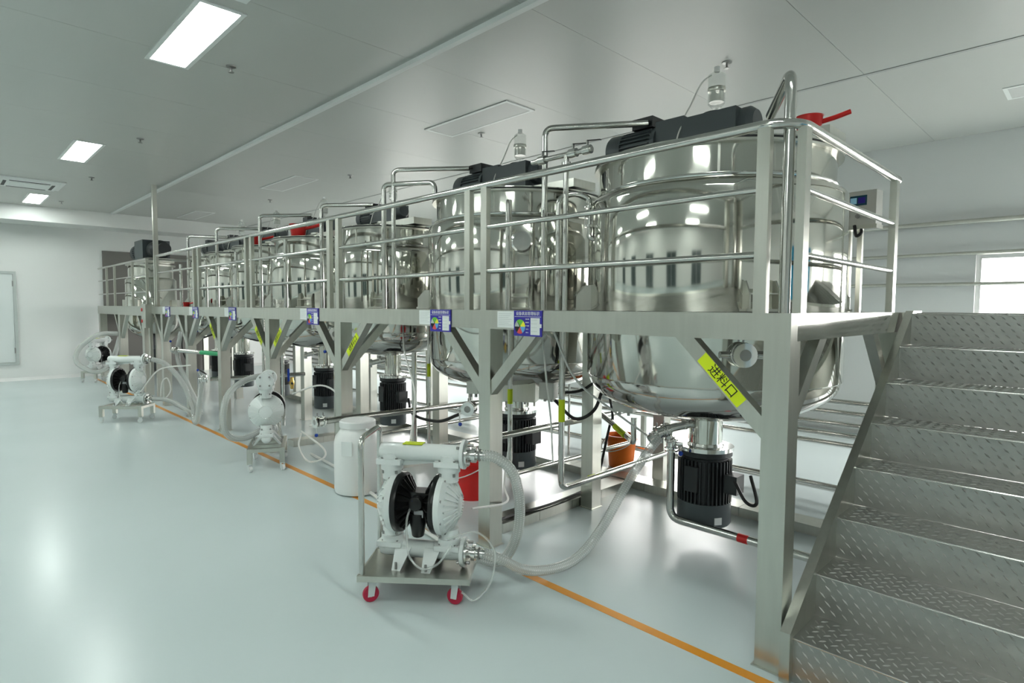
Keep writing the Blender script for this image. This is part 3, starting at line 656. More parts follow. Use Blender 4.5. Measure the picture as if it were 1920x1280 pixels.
# floor trays
def tray(label, x0, x1, y0, y1, n, ax):
    t = thing('cable_tray', label, 'cable tray', ((x0 + x1) / 2, (y0 + y1) / 2, 0), 0, 'floor cable trays'); a, b = (x1 - x0) / 2, (y1 - y0) / 2
    for k in range(n):
        if ax == 'x': u0_, u1_ = -a + 2 * a * k / n, -a + 2 * a * (k + 1) / n; MB().span(u0_ + .002, u1_ - .002, -b, b, 0, .075).build('cover', 'steel_frame', t, smooth=False)
        else: u0_, u1_ = -b + 2 * b * k / n, -b + 2 * b * (k + 1) / n; MB().span(-a, a, u0_ + .002, u1_ - .002, 0, .075).build('cover', 'steel_frame', t, smooth=False)
tray('low steel floor tray running back from the second front post', -3.34, -3.14, 3.0, 4.62, 4, 'y')
tray('long low steel floor tray along the rear posts', -12, -1.18, 4.66, 4.86, 12, 'x')
tray('low steel floor tray under the third tank', -5.36, -5.16, 3.05, 4.60, 4, 'y')
tray('low steel floor tray behind the standing pump', -7.02, -6.86, 3.05, 4.60, 4, 'y')
# black cables
def cable(label, pts, r=.011, mat='rubber_black', grp='black power cables', name='power_cable', cat='cable'):
    o = MB().tube(spline(pts, 8), r, 8).build(name, mat); return tag(o, label, cat, grp)
cable('black cable lying along the floor tray beside the second post', [(-3.18, 3.02, .02 + .075), (-3.20, 3.2, .088), (-3.17, 3.6, .088), (-3.22, 4.2, .088)], .012)
cable('black cable hanging from the third tank motor to the second post', [(-5.75, 3.95, .62), (-5.3, 3.7, .53), (-4.6, 3.5, .58), (-4.15, 3.4, .72)], .016)
cable('black cable looping from the junction box below the second tank', [(-3.27, 3.72, .92), (-3.10, 3.78, .78), (-2.95, 3.84, .86), (-2.90, 3.9, 1.05)], .014)
cable('second black cable drooping beside the nearest mid post', [(-3.25, 3.75, .98), (-3.05, 3.80, 1.02), (-2.92, 3.86, 1.12)], .012)
cable('black cable trailing to the floor behind the nearest mid post', [(-2.95, 4.05, .98), (-3.02, 4.2, .75), (-3.2, 4.4, .60), (-3.45, 4.6, .1)], .012)
cable('black cable hanging from the motor beneath the nearest tank', [(-1.80, 3.95, .50), (-1.70, 3.92, .38), (-1.62, 3.90, .40), (-1.70, 3.98, .55)], .012)
cable('black cable above the farthest hoses under the beam', [(-10.6, 3.0, 1.30), (-10.2, 3.0, 1.18), (-9.6, 3.0, 1.25), (-9.1, 3.05, 1.35)], .014)
cable('black cable draped beside the sixth post', [(-10.9, 3.0, 1.35), (-11.05, 3.0, 1.0), (-10.7, 3.0, .75), (-10.0, 3.05, .62)], .012)
cable('black cable from conduit end to nearest tank motor', [(-2.54, 3.88, 3.09), (-2.50, 3.96, 3.10), (-2.52, 4.0, 3.06)], .012)
cable('black cable from conduit end to second tank motor', [(-4.68, 3.94, 3.11), (-4.62, 4.02, 3.12), (-4.58, 4.07, 3.08)], .012)
cable('white air line falling from the beam to the top of the nearest pump', [(-4.45, 3.0, 1.55), (-4.2, 2.85, 1.30), (-3.7, 2.6, 1.05), (-2.92, 2.02, .90)], .008, 'cable_white', 'white air lines', 'air_line', 'air line')
cable('white air line from the beam down to the bottom valve of the nearest tank', [(-2.66, 3.0, 1.55), (-2.62, 3.2, 1.2), (-2.50, 3.5, .95), (-2.30, 3.75, .72)], .008, 'cable_white', 'white air lines', 'air_line', 'air line')
cable('white air line hanging straight beside the taped pipe', [(-2.78, 3.02, 1.55), (-2.77, 3.06, 1.2), (-2.76, 3.10, .9), (-2.755, 3.12, .6)], .007, 'cable_white', 'white air lines', 'air_line', 'air line')
cable('white pipe lying on the floor from the nearest pump to the far trays', [(-3.02, 2.50, .03), (-3.9, 2.62, .03), (-5.5, 2.92, .03), (-6.3, 3.0, .03)], .014, 'cable_white', 'white air lines', 'air_line', 'air line')
cable('white air line slack behind the second post', [(-3.36, 3.28, .62), (-3.34, 3.2, .3), (-3.05, 2.95, .28), (-2.80, 2.40, .42)], .008, 'cable_white', 'white air lines', 'air_line', 'air line')

# junction boxes under tanks
def jbox(label, x, y, z, dx, dy, dz, rz=0, mat='panel_grey', extra=None):
    t = thing('junction_box', label, 'box', (x, y, z), rz, 'junction boxes under the tanks')
    MB().span(-dx / 2, dx / 2, -dy / 2, dy / 2, 0, dz).build('case', mat, t, smooth=False)
    MB().span(-dx / 2 + .01, dx / 2 - .01, -dy / 2 - .004, -dy / 2, .01, dz - .01).build('cover', mat, t, smooth=False)
    MB().cyl((dx * .2, 0, -.03), (dx * .2, 0, 0), .012, 10).build('cable_gland', 'steel_dark', t)
    MB().cyl((-dx * .25, 0, -.03), (-dx * .25, 0, 0), .012, 10).build('cable_gland', 'steel_dark', t)
jbox('grey junction box below the dished bottom of the nearest tank', -2.62, 3.80, .90, .16, .10, .13, .3)
jbox('grey junction box with orange sticker right of the second tank bottom', -3.34, 3.72, .93, .13, .12, .14, .4)
jbox('wide steel junction box under the second tank', -3.66, 3.66, .88, .36, .16, .17, .55, 'steel_frame')
jbox('small steel junction box left of the second post under the tank', -3.62, 3.12, 1.00, .10, .06, .10, .5, 'steel_frame')
MB().span(-.04, .0, -.064, -.060, .02, .08).build('sticker', 'orange_plastic', bpy.data.objects['junction_box.001'], smooth=False)

# outlet fittings under the nearest tank
of = thing('outlet_elbow', 'clamped steel elbow joining the hose to the nearest tank outlet', 'pipe fitting', (0, 0, 0))
MB().tube([(-2.215, 3.72, .83), (-2.28, 3.62, .76)], .036, 16).build('hose_tail', 'steel_bright', of)
for q in (.25, .5, .75): MB().torus((-2.215 - .065 * q, 3.72 - .10 * q, .83 - .07 * q), (-.065, -.10, -.07), .037, .005, 20, 6).build('hose_band', 'steel_dark', of)
MB().tube([(-2.21, 3.74, .83), (-2.21, 3.80, .70)], .026, 14).build('branch', 'steel_bright', of)
MB().torus((-2.21, 3.775, .755), (0, .06, -.13), .03, .009, 20, 6).build('clamp', 'steel_bright', of)
yt = thing('hanging_tag', 'small yellow tag on the rear pipe left of the nearest tank outlet', 'tag', (-2.98, 4.95, .80))
MB().span(-.05, .05, -.006, .006, 0, .10).build('plate', 'brass', yt, smooth=False)
MB().span(-.008, .008, -.008, .0, .10, .16).build('hook', 'steel_dark', yt, smooth=False)
# valves
butterfly('butterfly valve with hanging blue knob handle beside the corner post under the beam', (-1.33, 2.95, 1.465), (-.75, .65, 0), (.02, 0, -1), .048, .15)
pipe('short feed pipe to the butterfly valve beside the corner post', [(-1.31, 2.98, 1.465), (-1.20, 2.99, 1.465), (-1.10, 3.05, 1.465)], .022, .03)
butterfly('butterfly valve with blue knob on the hose joint under the nearest tank', (-2.235, 3.685, .815), (-.5, -.8, -.25), (-.8, .35, .15), .036, .12)
butterfly('butterfly valve with blue knob on top of the drain pipe under the nearest tank', (-2.21, 3.80, .72), (0, 0, 1), (.3, -.6, -.3), .036, .10)
butterfly('open ended valve with hanging blue knob beside the third front post', (-5.05, 2.50, .645), (0, 1, 0), (0, 0, -1), .04, .13)
butterfly('open ended valve under the second tank left of the second post', (-3.72, 3.16, .86), (-.5, .8, 0), (.1, 0, -1), .045, .12)
butterfly('valve with blue knob under the beam left of the third post', (-5.55, 2.92, 1.42), (-.8, .4, 0), (0, 0, -1), .05, .17)
butterfly('valve under the beam at the fourth post', (-7.12, 2.95, 1.42), (-.8, .4, 0), (0, 0, -1), .045, .12, 'blue_knob')
butterfly('valve under the beam at the fifth post', (-8.75, 2.95, 1.42), (-.8, .4, 0), (0, 0, -1), .045, .12, 'blue_knob')
butterfly('valve under the beam at the sixth post', (-9.75, 2.95, 1.44), (-.8, .4, 0), (0, 0, -1), .045, .12, 'blue_knob')
butterfly('valve on the clear hose end at the green taped pipe', (-9.95, 2.62, 1.02), (.98, .2, 0), (0, 0, 1), .04, .13)
butterfly('valve on the feed pipe beside the fifth front post', (-8.62, 2.60, .70), (.5, .8, 0), (-.3, -.2, .6), .04, .12)
for x, y, z, l in ((-3.32, 2.98, .92, 'brass ball valve with blue lever behind the second post'), (-6.72, 2.98, .80, 'brass ball valve with blue lever behind the fourth post')):
    t = thing('ball_valve', l, 'valve', (x, y, z), 0, 'brass ball valves')
    MB().lathe([(.014, -.07), (.02, -.065), (.02, -.035), (.028, -.02), (.028, .02), (.02, .035), (.02, .065), (.014, .07)], n=16).build('body', 'brass', t)
    MB().cyl((0, 0, 0), (.05, -.02, 0), .014, 12).build('stem', 'rubber_black', t)
    MB().bar((-.01, -.035, .02), (.0, -.04, .17), .024, .008, (1, 0, 0)).build('lever', 'blue_knob', t, smooth=False)

# ================================================================== HOSES
def hose(label, pts, r=.032, wire=True):
    t = thing('spiral_hose', label, 'hose', (0, 0, 0), 0, 'clear spiral hoses')
    MB().tube(spline(pts, 12), r, 18, cap=False).build('hose_wall', 'hose_clear', t)
    if wire: helix(pts, r * .95, .0026, .015 * r / .032, 10).build('wire_spiral', 'hose_wire', t, kind='stuff')
    return t

# ================================================================== PUMPS
def bolts(m, c, ax, R, n, r=.009, h=.016, ph=0.0):
    A = Vector(ax).normalized(); t = Vector((0, 0, 1)) if abs(A.z) < .9 else Vector((1, 0, 0)); a = A.cross(t).normalized(); b = A.cross(a); c = Vector(c)
    for i in range(n):
        g = ph + 2 * PI * i / n; p = c + (a * math.cos(g) + b * math.sin(g)) * R; m.cyl(p, p + A * h, r, 6)
def pump(label, loc, rz, blind_end=False, couple=True):
    """air operated double diaphragm pump; local X is the diaphragm axis, -Y the face seen"""
    t = thing('diaphragm_pump', label, 'pump', loc, rz, 'white diaphragm pumps')
    zc = .365; CR = .176; xo = .112
    for sx in (-1, 1):
        # outer white fluid chamber: dished disc with ribs
        m = MB(); m.lathe([(CR, 0), (CR, .032), (CR * .93, .045), (CR * .80, .062), (CR * .55, .098), (CR * .30, .112), (.01, .114)], (sx * (xo + .018), 0, zc), (sx, 0, 0), 48)
        ch = m.build('fluid_chamber', 'pump_white', t)
        ri = MB()
        for k in range(24):
            g = 2 * PI * k / 24; d = Vector((0, math.cos(g), math.sin(g)))
            p0 = Vector((sx * (xo + .018 + .058), 0, zc)) + d * CR * .88; p1 = Vector((sx * (xo + .018 + .112), 0, zc)) + d * CR * .36
            ri.bar(p0, p1, .007, .016, (sx, 0, 0))
        ri.build('chamber_ribs', 'pump_white', ch, smooth=False, kind='stuff')
        b = MB(); bolts(b, (sx * (xo + .05), 0, zc), (sx, 0, 0), CR * .93, 8, .009, .012, .39); b.build('bolts', 'steel_dark', ch, kind='stuff')
        # black inner air chamber: flat rim plus cone
        m = MB(); m.lathe([(CR * .98, .016), (CR * 1.0, .0), (CR * .98, -.016), (CR * .86, -.016), (CR * .62, -.030), (CR * .36, -.075), (CR * .33, -.09)], (sx * xo * 1.02, 0, zc), (sx, 0, 0), 48)
        ac = m.build('air_chamber', 'plastic_black', t)
        ri = MB()
        for k in range(20):
            g = 2 * PI * k / 20; d = Vector((0, math.cos(g), math.sin(g)))
            p0 = Vector((sx * (xo * 1.02 - .020), 0, zc)) + d * CR * .88; p1 = Vector((sx * (xo * 1.02 - .070), 0, zc)) + d * CR * .40
            ri.bar(p0, p1, .005, .020, (sx, 0, 0))
        ri.build('cone_ribs', 'plastic_black', ac, smooth=False, kind='stuff')
        # neck blocks joining chambers to the manifolds
        xm = sx * (xo + .065)
        for zz, z1, nm in ((zc + CR * .80, .608, 'upper_neck'), (zc - CR * .80, .125, 'lower_neck')):
            m = MB(); m.lathe([(.056, 0), (.056, abs(z1 - zz) * .55), (.066, abs(z1 - zz) * .56), (.066, abs(z1 - zz))], (xm, 0, zz), (0, 0, 1 if z1 > zz else -1), 28)
            nk = m.build(nm, 'pump_white', t)
            b = MB(); bolts(b, (xm, 0, z1 + (.012 if z1 > zz else -.0)), (0, 0, 1), .062, 4, .008, .016, PI / 4); bolts(b, (xm, 0, zz + (z1 - zz) * .5), (0, 0, -1 if z1 > zz else 1), .058, 4, .008, .016, PI / 4)
            b.build('bolts', 'steel_dark', nk, kind='stuff')
            MB().quad_box((xm, 0, z1 + (.006 if z1 > zz else -.006)), (.150, .135, .03)).build('flange_pad', 'pump_white', nk, smooth=False)
    xm = xo + .065
    # manifolds
    for z, nm in ((.668, 'top_manifold'), (.085, 'bottom_manifold')):
        m = MB(); m.lathe([(.028, -xm - .075), (.045, -xm - .065), (.052, -xm - .03), (.052, xm + .02), (.048, xm + .085)], (0, 0, z), X_, 28)
        mo = m.build(nm, 'pump_white', t)
        for sx in (-1, 1):
            zz = z - .0; MB().lathe([(.062, 0), (.062, .05)], (sx * xm, 0, z - .055 if z > .3 else z), Z_, 24).build('port_boss', 'pump_white', mo)
        if z > .3: MB().prism([(-xm + .06, -.006, z - .04), (xm - .06, -.006, z - .04), (xm - .06, -.006, z - .055), (-xm + .06, -.006, z - .085)], (0, .012, 0)).build('web', 'pump_white', mo, smooth=False)
        fl = MB().lathe([(.05, 0), (.082, .004), (.086, .012), (.086, .026), (.05, .03)], (xm + .075, 0, z), X_, 32).build('end_flange', 'pump_white', mo)
        MB().lathe([(.07, 0), (.07, .012), (.03, .014)], (xm + .106, 0, z), X_, 28).build('steel_flange', 'steel_bright', fl)
        MB().lathe([(.030, 0), (.030, .02), (.046, .022), (.046, .045), (.028, .047), (.028, .10)], (xm + .118, 0, z), X_, 24).build('hose_coupling', 'steel_bright', fl)
        MB().torus((xm + .185, 0, z), X_, .031, .006, 20, 6).build('hose_clamp', 'steel_dark', fl)
        b = MB(); bolts(b, (xm + .118, 0, z), X_, .062, 4, .009, .018, PI / 4); bolts(b, (xm + .072, 0, z), (-1, 0, 0), .066, 4, .009, .014, PI / 4); b.build('bolts', 'steel_dark', fl, kind='stuff')
        if blind_end and z > .3:
            bf = MB().lathe([(.05, 0), (.082, .004), (.086, .012), (.086, .03), (.01, .032)], (-xm - .07, 0, z + .02), (-1, 0, 0), 32).build('blind_flange', 'pump_white', mo)
            b = MB(); bolts(b, (-xm - .102, 0, z + .02), (-1, 0, 0), .062, 4, .010, .012, PI / 4); b.build('bolts', 'steel_dark', bf, kind='stuff')
    # sticker on top manifold
    MB().span(-.10, .02, -.03, .03, .717, .722).build('label_sticker', 'tape_yellow', t, smooth=False)
    # centre air valve block
    cb = MB().span(-.055, .055, -.055, .055, zc - .06, zc + .075).build('air_valve_block', 'plastic_black', t, smooth=False)
    MB().lathe([(.050, -.10), (.050, .10)], (0, -.0, zc), X_, 24).build('centre_barrel', 'plastic_black', cb)
    MB().lathe([(.022, 0), (.040, .01), (.040, .05), (.03, .055)], (0, -.05, zc + .02), (0, -1, 0), 20).build('valve_cap', 'plastic_black', cb)
    MB().quad_box((.012, -.072, zc - .045), (.055, .006, .042)).build('nameplate', 'ink_grey', cb, smooth=False)
    MB().lathe([(.045, 0), (.047, -.06), (.036, -.13), (.03, -.137)], (.0, -.045, zc - .05), Z_, 20).build('muffler', 'plastic_black', t)
    MB().cyl((-.035, -.07, zc + .0), (-.012, -.095, zc + .045), .012, 12).build('air_fitting', 'blue_knob', t)
    m = MB().tube(spline([(-.035, -.07, zc), (-.05, -.10, zc - .08), (-.045, -.11, zc - .2), (-.02, -.13, .08), (.06, -.15, .03), (.15, -.13, .06), (.22, -.10, .16)]), .007, 8); m.build('air_tube', 'hose_clear', t)
    # feet
    for sx in (-1, 1):
        for sy in (-1, 1):
            P = [(sx * .09 - .055, sy * .03, .075), (sx * .09 + .055, sy * .03, .075), (sx * .09 + .03, sy * .125, 0), (sx * .09 - .035, sy * .125, 0)]
            m = MB(); m.prism([(sx * .09 - .05, sy * .03, .08), (sx * .09 - .05, sy * .135, .0), (sx * .09 - .05, sy * .135, .035), (sx * .09 - .05, sy * .055, .10)], (.012, 0, 0))
            m2 = MB(); Q = [(sx * .09 - .05, sy * .05, .11), (sx * .09 + .05, sy * .05, .11), (sx * .09 + .012, sy * .14, .0), (sx * .09 - .04, sy * .14, .0)]
            m2.prism(Q, (0, -sy * .022, 0)); ft = m2.build('foot', 'pump_white', t, smooth=False)
            MB().cyl((sx * .09 - .012, sy * .142, .012), (sx * .09 - .012, sy * .142, .05), .008, 8).build('bolt', 'steel_dark', ft)
    return t
def caster(par, x, y, z, r, wm, a=0.3):
    c = bpy.data.objects.new('caster', None)
    br = MB(); br.span(-.028, .028, -.028, .028, z - .008, z)
    br2 = MB(); s_ = MB()
    P = [(-.022, 0, z), (.022, 0, z), (.018 - .012, 0, r - .012), (-.03, 0, r - .012)]
    m = MB(); m.prism([(p[0], -.02, p[2]) for p in P], (0, .004, 0)); m.prism([(p[0], .016, p[2]) for p in P], (0, .004, 0)); m.span(-.022, .022, -.02, .02, z - .008, z)
    o = m.build('caster', 'door_panel', par, smooth=False, kind='stuff'); o.location = (x, y, 0); o.rotation_euler = (0, 0, a)
    MB().lathe([(r * .68, -.013), (r * .95, -.013), (r, -.008), (r, .008), (r * .95, .013), (r * .68, .013)], (-.01, 0, r), Y_, 28).build('tyre', wm, o)
    MB().lathe([(r * .68, -.011), (r * .2, -.014), (r * .2, .014), (r * .68, .011)], (-.01, 0, r), Y_, 24).build('wheel_hub', 'door_panel', o)
    return o
# ---- nearest trolley (flat plate with side handle)
C1 = Vector((-2.844, 2.036, 0)); A1 = math.radians(42)
tr = thing('pump_trolley', 'flat steel trolley with side handle and red wheels under the nearest pump', 'trolley', C1, A1, 'pump trolleys')
dk = MB().span(-.32, .32, -.21, .21, .138, .172).build('deck', 'steel_frame', tr, smooth=False)
MB().tube([(-.30, -.185, .172), (-.30, -.185, .955), (-.30, .185, .955), (-.30, .185, .172)], .017, 14, .06).build('handle', 'steel_pipe', tr)
for x, y, a in ((-.25, -.15, .5), (.24, -.15, -.3), (-.25, .15, .9), (.24, .15, .2)): caster(tr, x, y, .138, .047, 'crimson_wheel', a)
for sx in (-.32, .32): MB().span(sx - .003, sx + .003, -.21, .21, .136, .174).build('edge_trim', 'steel_frame', dk, smooth=False)
AP = math.radians(35)
pump('large white diaphragm pump with black centre on the red wheeled trolley', (C1.x, C1.y, .172), AP)
def frame_cart(label, c, a):
    t = thing('pump_trolley', label, 'trolley', (c[0], c[1], 0), a, 'pump trolleys')
    for y in (-.16, .16): MB().span(-.30, .30, y - .02, y + .02, .20, .24).build('side_rail', 'steel_frame', t, smooth=False)
    for x in (-.28, -.09, .09, .28): MB().span(x - .02, x + .02, -.14, .14, .202, .238).build('cross_rail', 'steel_frame', t, smooth=False)
    for x in (-.275, .275):
        for y in (-.155, .155):
            MB().span(x - .025, x + .025, y - .025, y + .025, .085, .20).build('leg', 'steel_frame', t, smooth=False); caster(t, x, y, .085, .032, 'ac_white', .4)
P2c, A2 = (-6.30, 2.52), math.radians(-22)
# long axis points towards / away from the viewer
frame_cart('low steel frame trolley under the end-on pump by the orange line', P2c, math.radians(154))
pump('white diaphragm pump seen end-on with its round ribbed face forward', (P2c[0], P2c[1], .24), math.radians(154), True)
P3c, A3 = (-10.12, 2.0), math.radians(48)
frame_cart('low steel frame trolley under the far side-on pump', P3c, A3)
pump('white diaphragm pump with black centre standing farther along the orange line', (P3c[0], P3c[1], .24), A3)
P4c, A4 = (-15.9, 2.62), math.radians(130)
frame_cart('low steel frame trolley under the farthest pump by the end wall', P4c, A4)
pump('farthest white diaphragm pump wrapped by a clear hose near the end wall', (P4c[0], P4c[1], .24), A4)

def loc1(x, y, z, c=C1, a=AP, zb=.172): return (c[0] + math.cos(a) * x - math.sin(a) * y, c[1] + math.sin(a) * x + math.cos(a) * y, z + zb)
o1 = loc1(.375, 0, .668); o2 = loc1(.375, 0, .085)
hose('clear spiral hose curving down from the top outlet of the nearest pump', [o1, loc1(.46, .02, .65), loc1(.55, .06, .55), loc1(.58, .12, .33), loc1(.54, .20, .10), loc1(.42, .33, -.10), loc1(.25, .42, -.127), (-3.35, 2.58, .045), (-3.9, 2.72, .045)])
hose('long clear spiral hose from the nearest pump inlet up to the nearest tank outlet', [o2, loc1(.47, .03, .05), (-2.46, 2.52, .10), (-2.42, 2.75, .045), (-2.40, 2.98, .06), (-2.37, 3.18, .20), (-2.33, 3.36, .42), (-2.28, 3.53, .63), (-2.23, 3.66, .78)])
o3 = loc1(.375, 0, .668, P3c, A3, .24); o3b = loc1(.375, 0, .085, P3c, A3, .24)
hose('clear hose arching from the far side-on pump to the floor', [o3, loc1(.55, .02, .60, P3c, A3, .24), loc1(.75, .05, .35, P3c, A3, .24), loc1(.9, .05, 0, P3c, A3, .24), (-9.15, 2.62, .06), (-8.95, 2.60, .10), (-8.75, 2.58, .40), (-8.66, 2.58, .66)], .036)
hose('clear hose from the lower port of the far side-on pump', [o3b, loc1(.6, .02, .05, P3c, A3, .24), (-9.35, 2.75, .1), (-9.75, 2.72, .5), (-9.95, 2.64, .9), (-9.98, 2.7, 1.3)], .034)
hose('clear hose looping round beside the end-on pump', [loc1(.375, .0, .668, P2c, math.radians(154), .24), (-6.78, 2.62, .90), (-6.72, 2.42, .86), (-6.60, 2.22, .74), (-6.52, 2.14, .50), (-6.55, 2.2, .32), (-6.66, 2.40, .24), (-6.70, 2.62, .30), loc1(.375, .0, .085, P2c, math.radians(154), .24)], .034)
hose('clear hose coiled around the farthest pump', [(-15.3, 2.9, 1.08), (-15.5, 2.55, 1.05), (-15.75, 2.25, .75), (-15.75, 2.2, .45), (-15.5, 2.45, .25), (-15.2, 2.65, .35), (-15.1, 2.8, .7), (-15.2, 2.9, 1.0)], .05)
# thin tubes
cable('thin clear tube looping at the right of the nearest pump', [loc1(.20, -.12, .20), loc1(.36, -.08, .24), loc1(.46, -.04, .12), loc1(.44, -.06, -.06), loc1(.36, -.12, -.14), loc1(.30, -.16, -.08)], .007, 'hose_clear', 'thin air tubes', 'air_tube', 'tube')
cable('thin tube dangling from the far side-on pump', [loc1(.25, -.1, .2, P3c, A3, .24), loc1(.5, -.05, .52, P3c, A3, .24), (-9.2, 2.6, .85)], .010, 'cable_white', 'thin air tubes', 'air_tube', 'tube')
cable('thin tube coiled beside the far side-on pump', [loc1(.45, .05, .1, P3c, A3, .24), loc1(.48, .05, .32, P3c, A3, .24), loc1(.56, .05, .38, P3c, A3, .24), loc1(.60, .05, .2, P3c, A3, .24), loc1(.5, .05, .05, P3c, A3, .24)], .010, 'cable_white', 'thin air tubes', 'air_tube', 'tube')
cable('white tube looping right of the end-on pump', [(-6.2, 2.75, .75), (-5.95, 2.95, .85), (-5.75, 3.05, .75), (-5.72, 3.0, .5), (-6.0, 2.85, .42)], .010, 'cable_white', 'thin air tubes', 'air_tube', 'tube')
cable('white tube coiled low behind the end-on pump', [(-6.1, 2.8, .35), (-5.8, 2.9, .2), (-5.7, 2.85, .12), (-5.85, 2.75, .08), (-6.05, 2.75, .2), (-6.1, 2.8, .33)], .010, 'cable_white', 'thin air tubes', 'air_tube', 'tube')

# ================================================================== CONTAINERS
dr = thing('plastic_drum', 'white plastic drum with round screw lid behind the trolley handle', 'drum', (-4.82, 2.75, 0))
MB().lathe([(.18, 0), (.205, .015), (.212, .05), (.212, .46), (.20, .52), (.165, .57), (.15, .60)], n=48).build('body', 'drum_white', dr)
MB().lathe([(.158, .60), (.162, .61), (.162, .655), (.15, .665)], n=48).build('lid', 'drum_white', dr)
MB().quad_box((-.19 * 0 + .12, -.179, .50 - .06), (.10, .004, .13), Matrix.Rotation(math.radians(34), 3, 'Z')).build('paper_label', 'paper_white', dr, smooth=False)
for s_ in (-1, 1): MB().tube([(s_ * .15, 0, .60), (s_ * .225, 0, .585), (s_ * .225, 0, .55), (s_ * .205, 0, .52)], .012, 8, .02).build('lug_handle', 'drum_white', dr)
def bucket(label, x, y, rb, rt_, h, mat, grp):
    t = thing('plastic_bucket', label, 'bucket', (x, y, 0), 0, grp)
    MB().lathe([(rb * .3, .004), (rb, 0), (rb + (rt_ - rb) * .85, h * .85), (rt_ + .008, h * .86), (rt_ + .008, h * .90), (rt_, h * .91), (rt_ + .004, h), (rt_ - .008, h), (rb - .008, .012), (rb * .3, .012)], n=40, cap=False).build('body', mat, t)
    pts = [(math.cos(a) * (rt_ + .012), -math.sin(a) * .10 - .02 + 0, h * .88 - math.sin(a) * .10) for a in [PI * k / 12 for k in range(13)]]
    MB().tube([(p[0], p[1] - rt_ * .9 * math.sin(PI * i / 12), p[2]) for i, p in enumerate(pts)], .005, 6).build('bail_handle', 'cable_white', t)
bucket('red plastic bucket behind the nearest pump', -3.98, 3.42, .15, .18, .36, 'red_plastic', 'coloured buckets')
bucket('orange plastic bucket standing far back under the platform', -3.66, 5.26, .13, .16, .34, 'orange_plastic', 'coloured buckets')
#bucket('second orange bucket just left of the yellow tag at the rear post', -3.02, 4.62 + .34, .07, .08, .10, 'orange_plastic', 'coloured buckets')
def scoop(label, x, y, z, a, s=1.0):
    t = thing('plastic_scoop', label, 'scoop', (x, y, z), a, 'red scoops on the tanks')
    MB().lathe([(.01, .0), (.075 * s, 0), (.095 * s, .13 * s), (.10 * s, .135 * s), (.09 * s, .13 * s), (.07 * s, .008), (.01, .008)], n=28, cap=False).build('bowl', 'red_plastic', t)
    MB().tube([(.08 * s, 0, .09 * s), (.17 * s, 0, .11 * s), (.27 * s, 0, .14 * s)], .018 * s, 10).build('handle', 'red_plastic', t)
scoop('red plastic scoop on the lid of the nearest tank', -1.41, 4.02, 2.803, .35, .85)
scoop('red plastic scoop with long handle on the lid of the fourth tank', -7.45, 3.42, 2.60, .8, 1.15)
scoop('red plastic scoop on the lid of the fifth tank', -9.0, 3.45, 2.60, 1.2)
scoop('small red scoop lying at the deck edge near the far end of the main platform', -10.75, 3.0, 1.682, .9, .55)

# ================================================================== CONTROL PANEL
cp = thing('control_panel', 'grey control panel box with blue screen on a steel stand behind the stairs', 'control panel', (-1.40, 5.12, 0), math.radians(-6))
bx_ = MB().span(-.125, .125, -.04, .08, 2.34, 2.60).build('case', 'panel_grey', cp, smooth=False)
sc_ = MB().span(-.095, .06, -.046, -.04, 2.49, 2.565).build('display', 'screen', bx_, smooth=False)
MB().span(-.075, -.01, -.049, -.046, 2.505, 2.55).build('lit_screen', 'screen_lit', sc_, smooth=False)
MB().span(.0, .05, -.049, -.046, 2.505, 2.55).build('keypad', 'sign_blue', sc_, smooth=False)
for x in (-.07, 0, .07): MB().cyl((x, -.058, 2.41), (x, -.04, 2.41), .015, 16).build('knob', 'steel_dark', bx_)
MB().span(-.1, .14, -.06, .06, 2.31, 2.34).build('shelf', 'steel_frame', cp, smooth=False)
MB().span(-.015, .02, -.0, .03, H, 2.31).build('stand_post', 'steel_frame', cp, smooth=False)
MB().span(-.085, -.06, .0, .03, H, 2.31).build('stand_post', 'steel_frame', cp, smooth=False)
cable('black cable loop below the control panel', [(-1.42, 5.06, 2.34), (-1.40, 5.04, 2.26), (-1.37, 5.05, 2.28), (-1.38, 5.08, 2.33)], .012)

